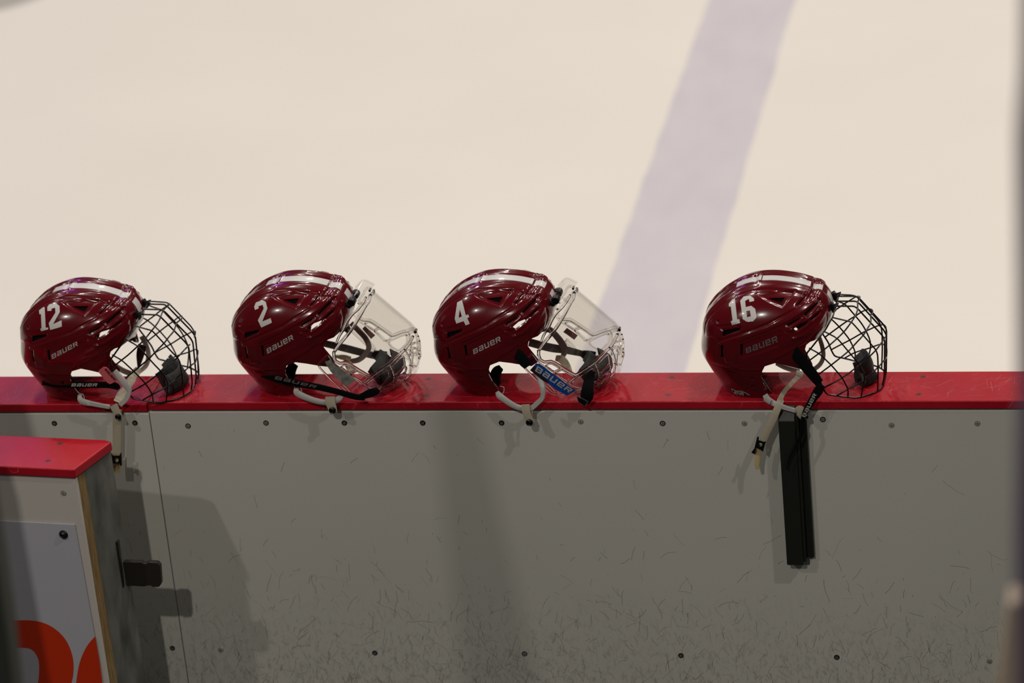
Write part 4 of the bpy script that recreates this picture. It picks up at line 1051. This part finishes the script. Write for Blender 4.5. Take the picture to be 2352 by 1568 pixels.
k = band('chin_strap', [(260, 930, -.024, 18), (266, 942, -.026, 17), (274, 957, -.027, 14), (283, 964, -.027, 3)], 16, M['web'], T12, I12, sub=4); snap(k, 271.5, 957, -.030, I12, .0066)
cs = band('chin_strap', [(272, 940, -.020, 15), (268.5, 962, -.021, 19), (268.5, 1000, -.021, 19.5), (267.5, 1042, -.021, 19.5)], 19, M['web'], T12, I12)
band('strap_end', [(267, 1040, -.019, 14), (267, 1066, -.020, 18), (268, 1086, -.020, 17)], 17, M['webend'], T12, I12, parent=cs)
z7 = lambda p: Z(150, 820, 5.6, p)
buckle(cs, z7([(588, 1235), (605, 1240), (612, 1262), (700, 1265), (712, 1232), (724, 1225), (730, 1385), (715, 1395), (700, 1360), (618, 1365), (612, 1440), (592, 1440)]), (*z7([(663, 1318)])[0], 4.6), -.0245, I12)
ss = band('side_strap', [(98, 873, .004, 22), (125, 879, -.004, 20), (155, 882.5, -.010, 15), (205, 884, -.014, 14), (245, 884, -.015, 14), (266, 887, -.014, 15), (272, 894, -.013, 9)], 14, M['webblack'], T12, I12)
band('side_strap', [(238, 885, -.013, 4), (250, 879, -.013, 16), (262, 884, -.013, 17)], 12, M['webblack'], T12, I12)
decal('strap_lettering', lettering('BaUeR', (163.5, 887), (222, 887), (166, 880), (224.5, 880), .25), flat_hit(-.0165, I12), M['silver'], ss, I12, step=2)
tg = decal('rubber_tag', [z7([(430, 175), (440, 160), (490, 122), (530, 125), (560, 150), (665, 285), (640, 310), (580, 335), (545, 315)])], flat_hit(-.020, I12), M['tag'], T12, I12, t=.004, step=3)
decal('tag_lettering', lettering('BaUeR', z7([(505, 158)])[0], z7([(628, 300)])[0], z7([(525, 140)])[0], z7([(652, 285)])[0], .25), flat_hit(-.0245, I12), M['black'], tg, I12, step=2)
cu = [o for o in T12.children if o.name.startswith('chin_cup')][0]
# helmet 2
band('ear_loop', [(806, 742, yF, 11), (822, 758, yF, 12), (840, 778, yF, 12), (847, 798, yF, 12), (838, 815, yF, 12), (822, 827, yF, 12), (803, 830, yF, 11)], 11, M['farloop'], T2, I2, .003)
k = band('chin_strap', [(770, 818, .172, 6), (790, 821, .172, 12), (806, 823, .172, 8)], 10, M['web'], T2, I2)
band('chin_strap', [(792, 826, .160, 10), (803, 842, .15, 18), (808, 856, .132, 12)], 14, M['web'], T2, I2)
band('far_strap', [(742, 788, .185, 15), (790, 799, .186, 17), (840, 812, .184, 16), (890, 825, .16, 13)], 16, M['farstrap'], T2, I2)
lp = band('ear_loop', [(680, 892, -.004, 10), (681, 901, -.010, 14), (691, 908, -.014, 14), (705, 914, -.017, 13), (722, 920, -.018, 12), (742, 924, -.019, 12), (762, 923, -.019, 12), (777, 917, -.018, 13), (788, 906, -.016, 9)], 11, M['loop'], T2, I2, .004, sub=4)
band('thin_cord', [(680, 882, -.004), (689, 888, -.005), (693, 898, -.009)], 1.3, M['loop'], T2, I2, .001, parent=lp)
k = band('chin_strap', [(758, 911, -.022, 22), (759, 925, -.025, 22), (763, 937, -.026, 20), (767, 949, -.026, 16)], 21, M['web'], T2, I2, sub=3); snap(k, 763.5, 942, -.0295, I2, .0072)
ss = band('side_strap', [(602, 858, .012, 16), (622, 865, .004, 15), (655, 875, -.004, 15), (690, 882, -.010, 15), (735, 890, -.014, 14), (780, 901, -.018, 13), (815, 911, -.020, 13), (838, 914, -.020, 11)], 14, M['webblack'], T2, I2)
decal('strap_lettering', lettering('BaUeR', (631, 870), (724, 891), (634, 863), (729, 885.5), .28), flat_hit(-.0185, I2), M['dim_silver'], ss, I2, step=2)
band('chin_strap', [(828, 911, -.021, 12), (845, 905, -.021, 18), (862, 899, -.020, 18), (868, 893, -.018, 12)], 15, M['webblack'], T2, I2)
band('ear_pad', [(676, 838, .05, 18), (668, 850, .05, 24), (664, 862, .05, 26), (668, 872, .05, 20)], 20, M['liner'], T2, I2, .01)
# helmet 4
band('ear_loop', [(1262, 756, yF, 13), (1276, 770, yF, 14), (1290, 788, yF, 15), (1297, 805, yF, 15), (1291, 822, yF, 9)], 12, M['farloop'], T4, I4, .003)
band('chin_strap', [(1276, 822, .172, 12), (1290, 826, .168, 18), (1302, 840, .150, 16), (1312, 855, .132, 6)], 14, M['web'], T4, I4)
band('far_strap', [(1215, 786, .185, 18), (1262, 798, .186, 19), (1300, 804, .184, 17), (1340, 813, .16, 13)], 16, M['farstrap'], T4, I4)
lp = band('ear_loop', [(1141, 900, -.006, 8), (1147, 909, -.012, 14), (1157, 917, -.015, 13), (1170, 926, -.017, 13), (1185, 934, -.018, 12), (1202, 939, -.019, 12), (1219, 938, -.019, 11), (1233, 927, -.018, 11), (1246, 912, -.017, 11), (1246, 890, -.016, 12), (1240, 874, -.006, 12), (1229, 850, .012, 8)], 11, M['loop'], T4, I4, .004, sub=4)
band('thin_cord', [(1149, 887, -.006), (1157, 889, -.007), (1157.5, 898, -.009), (1154, 904, -.012)], 1.4, M['loop'], T4, I4, .001, parent=lp)
k = band('chin_strap', [(1207, 929, -.023, 19), (1208, 942, -.026, 19), (1212, 956, -.027, 18), (1219, 972, -.027, 19)], 18, M['web'], T4, I4, sub=3); snap(k, 1216, 970, -.031, I4, .0072)
band('chin_strap', [(1221, 942, -.018, 6), (1222, 960, -.020, 4), (1226, 977, -.022, 2)], 4, M['web'], T4, I4)
band('side_strap', [(1172, 800, .004, 20), (1190, 815, -.002, 24), (1205, 832, -.006, 24), (1212, 842, -.008, 18)], 20, M['webblack'], T4, I4)
band('ear_pad', [(1150, 846, .05, 14), (1140, 856, .05, 24), (1136, 872, .05, 24), (1146, 884, .05, 10)], 20, M['liner'], T4, I4, .01)
ss = band('chin_strap', [(1362, 852, .01, 12), (1354, 870, .0, 22), (1350, 890, -.012, 26), (1348, 910, -.018, 30), (1344, 926, -.018, 16)], 20, M['webblack'], T4, I4)
decal('strap_label', [p4b([(1215, 1165), (1350, 1215), (1480, 1285), (1430, 1395), (1370, 1385), (1260, 1310)])], flat_hit(-.0225, I4), M['dim_silver'], ss, I4, step=3)
decal('strap_label_field', [p4b([(1225, 1185), (1345, 1230), (1460, 1290), (1415, 1380), (1375, 1375), (1270, 1300)])], flat_hit(-.0232, I4), M['black'], ss, I4, step=3)
# chin cups of the visor helmets
for t, inv, cpx in ((T4, I4, (1388, 848)), (T2, I2, (908, 846))):
    chin_cup(t, cpx, inv, sx_=.014, hw=.046, hh=.031, tilt=-.012)
    d = cpx[0]-1388
    band('strap_anchor', [(1336+d, 812, .145, 14), (1350+d, 818, .14, 24), (1366+d, 822, .13, 26)], 24, M['black'], t, inv, .006)
